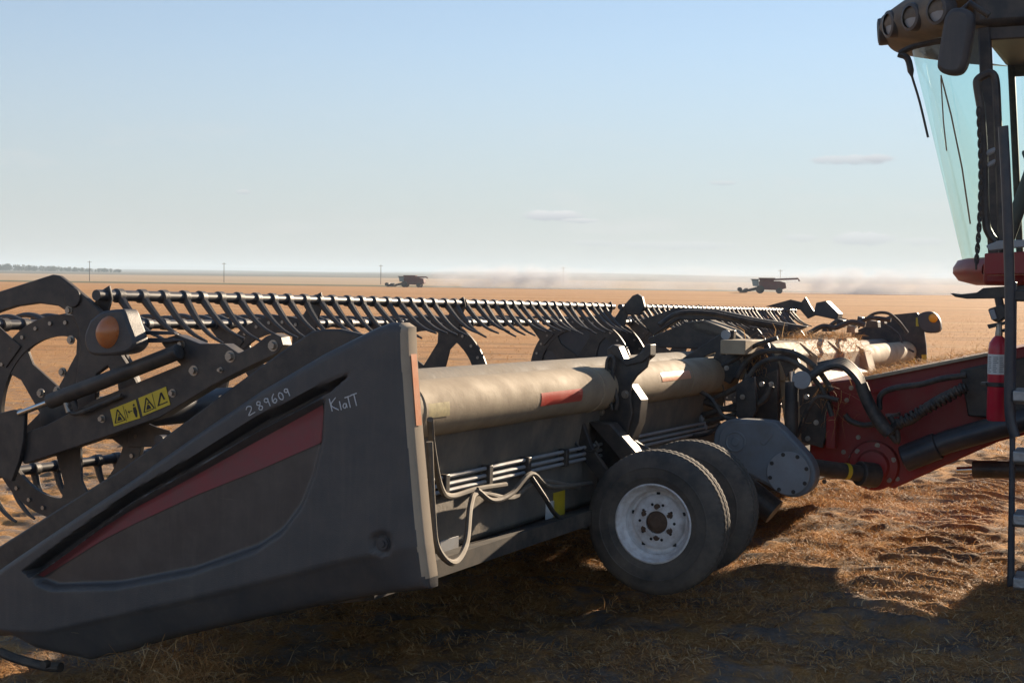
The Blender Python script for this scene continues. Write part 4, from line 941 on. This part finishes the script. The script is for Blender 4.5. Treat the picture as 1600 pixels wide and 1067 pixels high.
MB().tube(pth([(1500, 20), (1515, 5), (1545, 25)], 4.7), .02, 10).build('mirror_arm', 'steel', mr_)
HR = 4.6
MB().tube(spline(pth([(1532, 165), (1527, 135), (1528, 125), (1538, 118), (1548, 115), (1555, 125), (1558, 170), (1563, 300), (1566, 395)], HR), 4), .026, 10).build('handrail', 'steel', K)
MB().tube(spline(pth([(1532, 160), (1537, 240), (1540, 340), (1546, 365), (1556, 378)], HR), 5), .026, 10).build('handrail', 'steel', K)
MB().tube(pth([(1534, 244), (1560, 232)], HR), .018, 8).build('hinge', 'plate', K)
MB().tube(pth([(1537, 262), (1560, 250)], HR), .015, 8).build('hinge', 'plate', K)
pf = cprism('platform', pth([(1538, 396), (1620, 392), (1620, 428), (1538, 430)], 4.45), (0, .45, 0), 'red', None, .008)
cprism('platform_rail', pth([(1540, 384), (1560, 376), (1620, 374), (1620, 384), (1545, 392)], 4.45), (0, .06, 0), 'plate', pf, .006)
cprism('lamp_bracket', pth([(1484, 458), (1500, 460), (1526, 457), (1536, 450), (1620, 444), (1620, 466), (1510, 467), (1492, 464)], 4.6), (0, .12, 0), 'steel', None, .006)
wl = cprism('work_lamp', pth([(1543, 483), (1568, 475), (1574, 494), (1560, 505), (1549, 500)], 4.45), (0, .12, 0), 'steel', None, .01)
cprism('lens', pth([(1545, 485), (1553, 483), (1558, 498), (1550, 500)], 4.43), (0, .02, 0), 'plate', wl, .002)
MB().tube(pth([(1560, 465), (1563, 480)], 4.5), .025, 8).build('lamp_stem', 'steel', wl)
# ladder
LAD = 3.0
ld = cprism('ladder', pth([(1574, 440), (1588, 440), (1585, 700), (1584, 915), (1573, 918), (1577, 700)], LAD), (.0, .05, 0), 'navy', None, .008)
ld['label'] = 'dark steel access ladder with galvanised steps'
cprism('stringer', [p + V((.52, .0, 0)) for p in pth([(1574, 440), (1588, 440), (1585, 700), (1584, 915), (1573, 918), (1577, 700)], LAD)], (0, .05, 0), 'navy', ld, .008)
for y in (616, 710, 808, 906):
    c = CA(1584, y, LAD); MB().prism([(c.x, LAD + .0, c.z - .05), (c.x, LAD - .05, c.z - .03), (c.x, LAD - .05, c.z + .022), (c.x, LAD + .14, c.z + .026), (c.x, LAD + .14, c.z)], (.50, 0, 0)).build('step', 'tread', ld, .006)
MB().tube(spline(pth([(1567, 200), (1568, 210), (1574, 330), (1578, 480), (1577, 600), (1578, 650), (1586, 682)], LAD), 5), .026, 12).build('handrail', 'navy', ld)
MB().tube(spline([p + V((.45, 0, 0)) for p in pth([(1567, 200), (1568, 210), (1574, 330), (1578, 480), (1577, 600), (1578, 650), (1586, 682)], LAD)], 5), .026, 12).build('handrail', 'navy', ld)
MB().box((CA(1580, 440, LAD).x, LAD, 1.62), (CA(1580, 440, LAD).x + .8, 5.0, 1.68)).build('landing', 'steel', K, .01)
# cab interior
MB().prism([(PB(1.9) + .55, AC - .28, 1.86), (PB(1.9) + 1.05, AC - .28, 1.86), (PB(1.9) + 1.1, AC - .28, 2.35), (PB(1.9) + 1.25, AC - .28, 3.0), (PB(1.9) + 1.12, AC - .28, 3.02), (PB(1.9) + .98, AC - .28, 2.42), (PB(1.9) + .5, AC - .28, 2.38)], (0, .56, 0)).build('seat', 'seat', K, .06)
st_ = MB().tube([(PB(1.9) - .05, AC, 1.86), (PB(1.9) + .15, AC, 2.5)], .05, 12).build('steering_column', 'interior', K)
MB().tube([V((PB(1.9) + .16, AC, 2.52)) + V((-.1 * math.sin(t_) * .6, .2 * math.cos(t_), .2 * math.sin(t_) * .55)) for t_ in np.linspace(0, 2 * math.pi, 25)], .016, 8).build('steering_wheel', 'interior', st_)
MB().box((PB(1.9) + .3, AC + .35, 1.86), (PB(1.9) + 1.2, AC + .6, 2.45)).build('console', 'interior', K, .03)
# body, grain tank, wheels (behind the frame edge; they shade the ground in front)
BX = PB(1.9) + 1.5
MB().prism([(BX, AC - 1.55, 1.15), (BX, AC - 1.55, 3.0), (BX + 4.8, AC - 1.55, 3.0), (BX + 6.0, AC - 1.55, 2.4), (BX + 6.2, AC - 1.55, 1.3), (BX + 3.5, AC - 1.55, .9)], (0, 3.1, 0)).build('body', 'red', K, .08)
MB().prism([(BX + .15, AC - 1.5, 3.0), (BX - .15, AC - 1.75, 3.75), (BX + 3.2, AC - 1.75, 3.75), (BX + 2.9, AC - 1.5, 3.0)], (0, 3.2, 0)).build('grain_tank', 'red', K, .03)
def bigwheel(b, a, R_, w):
    prof = [(.45 * R_, -w / 2), (.75 * R_, -w / 2 - .02), (.95 * R_, -w / 2 + .02), (R_, -w / 2 + .08), (R_, w / 2 - .08), (.95 * R_, w / 2 - .02), (.75 * R_, w / 2 + .02), (.45 * R_, w / 2)]
    ty = MB().lathe(prof, (b, a, R_ - .2), YV, 96, wob=lambda i, j: -.05 if i in (3, 4) and j % 4 < 2 else 0).build('tyre', 'rubber', K)
    MB().lathe([(.0001, -w / 2 + .12), (.3 * R_, -w / 2 + .1), (.42 * R_, -w / 2 + .03), (.46 * R_, -w / 2)], (b, a, R_ - .2), YV, 40).build('rim', 'red', ty)
    MB().lathe([(.0001, w / 2 - .12), (.3 * R_, w / 2 - .1), (.42 * R_, w / 2 - .03), (.46 * R_, w / 2)], (b, a, R_ - .2), YV, 40).build('rim', 'red', ty)
for a in (AC - 1.55, AC + 1.55): bigwheel(BX - .05, a, .95, .75); bigwheel(BX + 5.0, a, .65, .5)
MB().box((BX - .2, AC - 1.3, .55), (BX + .15, AC + 1.3, .95)).build('front_axle', 'steel', K, .02)

# ---- fire extinguisher strapped beside the ladder
EA = 3.15; e0 = CA(1557, 657, EA)
wx = (CA(1573, 600, EA) - CA(1541, 600, EA)).x / 2
X_ = empty('fire_extinguisher', CM @ Matrix.Translation(e0), 'red fire extinguisher with white label strapped beside the ladder', 'extinguisher')
hh = CA(1557, 527, EA).z - e0.z
MB().lathe([(.0001, 0), (wx * .9, .0), (wx, .012), (wx, hh * .86), (wx * .92, hh * .93), (wx * .6, hh * .99), (wx * .35, hh * 1.02), (.0001, hh * 1.02)], (0, 0, 0), (0, 0, 1), 36).build('cylinder', 'extred', X_)
MB().lathe([(wx + .001, hh * .56), (wx + .001, hh * .80)], (0, 0, 0), (0, 0, 1), 36).build('label', 'whitelabel', X_)
mb = MB()
for i in range(9):
    z = hh * (.585 + .022 * i)
    for j in range(3):
        a0 = rad(-150 + j * 36 + random.uniform(0, 4)); a1 = a0 + rad(random.uniform(18, 30)); k = 6; r = wx + .0018
        pts = [(r * math.cos(a0 + (a1 - a0) * q / k), r * math.sin(a0 + (a1 - a0) * q / k)) for q in range(k + 1)]
        mb.add([(x, y, z) for x, y in pts] + [(x, y, z + .004) for x, y in pts], [(q, q + 1, k + 2 + q, k + 1 + q) for q in range(k)])
mb.build('label_print', 'gear', X_)
MB().lathe([(wx + .002, hh * .41), (wx + .006, hh * .415), (wx + .006, hh * .46), (wx + .002, hh * .465)], (0, 0, 0), (0, 0, 1), 36).build('strap', 'steel', X_)
MB().box((-wx - .03, -.03, hh * .415), (-wx + .0, .02, hh * .46)).build('buckle', 'steel', X_, .004)
MB().lathe([(wx * .35, hh * 1.0), (wx * .38, hh * 1.05), (wx * .3, hh * 1.10), (wx * .3, hh * 1.16), (.0001, hh * 1.16)], (0, 0, 0), (0, 0, 1), 18).build('valve', 'zinc', X_)
MB().prism([(-.05, -.01, hh * 1.10), (.05, -.01, hh * 1.17), (.06, -.01, hh * 1.21), (-.06, -.01, hh * 1.15)], (0, .02, 0)).build('handle', 'steel', X_, .003)
MB().tube(spline([(wx * .3, 0, hh * 1.08), (wx * .9, -.01, hh * 1.08), (wx * 1.1, -.01, hh * .9), (wx * 1.12, -.01, hh * .5)], 6), .009, 8).build('hose', 'hose', X_)

# ---- hanging chain by the door
c0, c1 = CA(1529, 175, 4.55), CA(1525, 413, 4.55)
CH = empty('safety_chain', CM @ Matrix.Translation(c0), 'black link chain hanging in front of the cab glass', 'chain')
n = 30
mb = MB(); lk = [(.011 * math.sin(t_), 0, .030 * math.cos(t_)) for t_ in np.linspace(0, 2 * math.pi, 15)]
mb.tube(lk, .0055, 6, cap=False); o = mb.build('link', 'steel', CH); lm = o.data
for i in range(n):
    if i: o = bpy.data.objects.new('link', lm); COL.objects.link(o); o.parent = CH
    t_ = i / (n - 1); o.location = (c1 - c0) * t_ + V((.02 * math.sin(t_ * 3.1), .0, 0)); o.rotation_euler = (0, 0, rad(20) + (rad(90) if i % 2 else 0))

# ================================================================== far things
def ground_pt(x, y, D):
    d = FW + RT * ((x - 800) / F) - UP * ((y - 533.5) / F); k = D / math.hypot(d.x, d.y)
    X, Y = d.x * k, d.y * k; return V((X, Y, float(gh(np.array([X]), np.array([Y]))[0])))
def far_combine(p, sc, rz, label, auger):
    r = empty('far_combine', Matrix.Translation(p) @ Matrix.Rotation(rz, 4, 'Z') @ Matrix.Scale(sc, 4), label, 'combine', 'combines working far off')
    MB().prism([(-1.4, -1.5, .9), (-1.6, -1.5, 2.9), (3.2, -1.5, 3.0), (4.6, -1.5, 2.6), (4.8, -1.5, 1.3), (3.2, -1.5, .8)], (0, 3, 0)).build('body', 'far_red', r, .05)
    MB().prism([(-1.3, -1.5, 2.9), (-1.7, -1.8, 3.7), (2.2, -1.8, 3.7), (1.8, -1.5, 2.9)], (0, 3.2, 0)).build('grain_tank', 'far_red', r, .03)
    cb = MB().prism([(-3.0, -.9, 1.7), (-3.3, -.9, 3.2), (-1.7, -.9, 3.2), (-1.6, -.9, 1.7)], (0, 1.8, 0)).build('cab', 'far_glass', r, .03)
    MB().box((-3.5, -1.0, 3.2), (-1.6, 1.0, 3.4)).build('roof', 'far_dark', cb, .03)
    for x, R_ in ((-1.3, .95), (3.2, .7)):
        for y in (-1.6, 1.6): MB().disc((x, y - .35, R_), YV, R_, .7, 28).build('wheel', 'far_dark', r)
    MB().prism([(-1.6, -.6, .9), (-1.6, -.6, 1.7), (-4.4, -.6, .9), (-4.4, -.6, .3)], (0, 1.2, 0)).build('feeder_house', 'far_dark', r)
    MB().prism([(-4.4, -5.5, .2), (-4.3, -5.5, 1.2), (-4.7, -5.5, 1.2), (-6.2, -5.5, .15)], (0, 11, 0)).build('header', 'far_dark', r)
    MB().tube([(-6.1, -5.4, .9), (-6.1, 5.4, .9)], .5, 12).build('reel', 'far_dark', r)
    if auger: MB().tube([(1.5, -1.6, 3.3), (7.5, -1.7, 3.6), (7.8, -1.7, 3.0)], .22, 12).build('unloading_auger', 'far_red', r)
    else: MB().tube([(1.0, -1.5, 3.2), (5.6, -1.6, 3.2), (6.0, -1.6, 2.8)], .2, 12).build('unloading_auger', 'far_red', r)
    return r
P1, P2 = ground_pt(640, 450, 440), ground_pt(1196, 457, 345)
far_combine(P1, 1, rad(-8), 'distant red combine near the middle, trailing dust to the right', False)
far_combine(P2, 1, rad(-8), 'distant red combine at the right with its unloading auger swung out', True)
for i, (x, nm) in enumerate(((140, 'leftmost utility pole on the horizon'), (350, 'second utility pole from the left on the horizon'), (595, 'utility pole left of the dust trailing middle combine'),
                             (880, 'utility pole in the middle, between the two far combines'), (1219, 'utility pole rising behind the right hand far combine'))):
    p = ground_pt(x, 440, 700)
    r = empty('utility_pole', Matrix.Translation(p), nm, 'pole', 'poles along the far road')
    MB().tube([(0, 0, -.3), (0, 0, 9.6)], [.17, .12], 10).build('post', 'wood', r)
    MB().box((-1.0, -.08, 8.9), (1.0, .08, 9.05)).build('crossarm', 'wood', r)
# shelterbelt, far left: one mass of crowns
def tree_mass(name, x0, x1, D, hmin, hmax, n, label):
    mb = MB(); vs = []; fs = []
    for i in range(n):
        t_ = random.random(); x = x0 + (x1 - x0) * t_; p = ground_pt(x, 425, D + random.uniform(-40, 40)); h = random.uniform(hmin, hmax) * (1 - .55 * t_)
        for k in range(70):
            u = V((random.gauss(0, 1), random.gauss(0, 1), random.gauss(0, 1))).normalized() * random.random() ** .4
            c = p + V((u.x * h * .45, u.y * h * .45, h * .55 + u.z * h * .48)); s_ = h * random.uniform(.05, .11)
            e1 = V((random.gauss(0, 1), random.gauss(0, 1), random.gauss(0, 1))).normalized(); e2 = e1.orthogonal().normalized()
            b = len(vs); vs += [c + e1 * s_, c + e2 * s_, c - e1 * s_, c - e2 * s_]; fs.append((b, b + 1, b + 2, b + 3))
    o = mb.add(vs, fs).build(name, M['leaf'], None, smooth=False); tag(o, label, 'trees', kind='stuff')
M['leaf'] = mat('far_foliage', (.055, .075, .035), .9, 0, (.10, .10, .04), .5, .05)
tree_mass('shelterbelt', -80, 190, 2500, 8, 15, 190, 'dark shelterbelt of trees on the skyline at far left')

# ---- dust drifting behind the two combines
def dust(name, c, size, dens, seed, label):
    mb = MB(); n, m_ = 24, 14; vs = []
    for i in range(m_ + 1):
        f = math.pi * i / m_
        for j in range(n):
            a = 2 * math.pi * j / n; vs.append((math.sin(f) * math.cos(a), math.sin(f) * math.sin(a), math.cos(f)))
    fs = [(i * n + j, i * n + (j + 1) % n, (i + 1) * n + (j + 1) % n, (i + 1) * n + j) for i in range(m_) for j in range(n)]
    mb.add(vs, fs)
    m = bpy.data.materials.new(name); m.use_nodes = True; t = m.node_tree; N = t.nodes; L = t.links; N.clear()
    o_ = N.new('ShaderNodeOutputMaterial'); v = N.new('ShaderNodeVolumePrincipled'); L.new(v.outputs[0], o_.inputs['Volume'])
    v.inputs['Color'].default_value = (.93, .95, 1.0, 1); v.inputs['Anisotropy'].default_value = 0
    g = N.new('ShaderNodeTexCoord'); ln = N.new('ShaderNodeVectorMath'); ln.operation = 'LENGTH'; L.new(g.outputs['Object'], ln.inputs[0])
    fo = N.new('ShaderNodeMapRange'); fo.inputs[1].default_value = 1; fo.inputs[2].default_value = .25; L.new(ln.outputs['Value'], fo.inputs[0])
    mp = N.new('ShaderNodeMapping'); mp.inputs['Scale'].default_value = (4, 2, 1.4); mp.inputs['Location'].default_value = (seed, 0, 0); L.new(g.outputs['Object'], mp.inputs[0])
    nz = N.new('ShaderNodeTexNoise'); nz.inputs['Scale'].default_value = 1.3; nz.inputs['Detail'].default_value = 5; L.new(mp.outputs[0], nz.inputs['Vector'])
    rp = N.new('ShaderNodeMapRange'); rp.inputs[1].default_value = .36; rp.inputs[2].default_value = .68; L.new(nz.outputs['Fac'], rp.inputs[0])
    a = N.new('ShaderNodeMath'); a.operation = 'MULTIPLY'; L.new(fo.outputs[0], a.inputs[0]); L.new(rp.outputs[0], a.inputs[1])
    b = N.new('ShaderNodeMath'); b.operation = 'MULTIPLY'; b.inputs[1].default_value = dens; L.new(a.outputs[0], b.inputs[0]); L.new(b.outputs[0], v.inputs['Density'])
    o = mb.build(name, m, None); o.location = c; o.scale = size; tag(o, label, 'dust', kind='stuff'); return o
dust('dust_cloud', P1 + V((34, 6, 2.0)), (34, 12, 6.5), .24, 1, 'pale dust blowing to the right behind the middle far combine')
dust('dust_cloud', P1 + V((95, 10, 2.0)), (60, 16, 7), .07, 9, 'thinner dust drifting further right of the middle far combine')
dust('dust_cloud', P2 + V((24, 5, 1.6)), (24, 10, 5.5), .30, 4, 'pale dust blowing out behind the right hand far combine')
dust('dust_cloud', P2 + V((70, 8, 2.0)), (55, 16, 8), .10, 6, 'broad dust haze at the far right behind the cab')

# ---- the air
hz = MB().box((-9400, -9400, -6), (9400, 9400, 70)).build('haze', M['leaf'], None, smooth=False)
m = bpy.data.materials.new('haze_air'); m.use_nodes = True; N = m.node_tree.nodes; N.clear()
o_ = N.new('ShaderNodeOutputMaterial'); v = N.new('ShaderNodeVolumePrincipled'); v.inputs['Color'].default_value = (.66, .83, 1.0, 1); v.inputs['Density'].default_value = 1.7e-4; v.inputs['Anisotropy'].default_value = .1
m.node_tree.links.new(v.outputs[0], o_.inputs['Volume']); hz.data.materials.clear(); hz.data.materials.append(m)
tag(hz, kind='stuff')
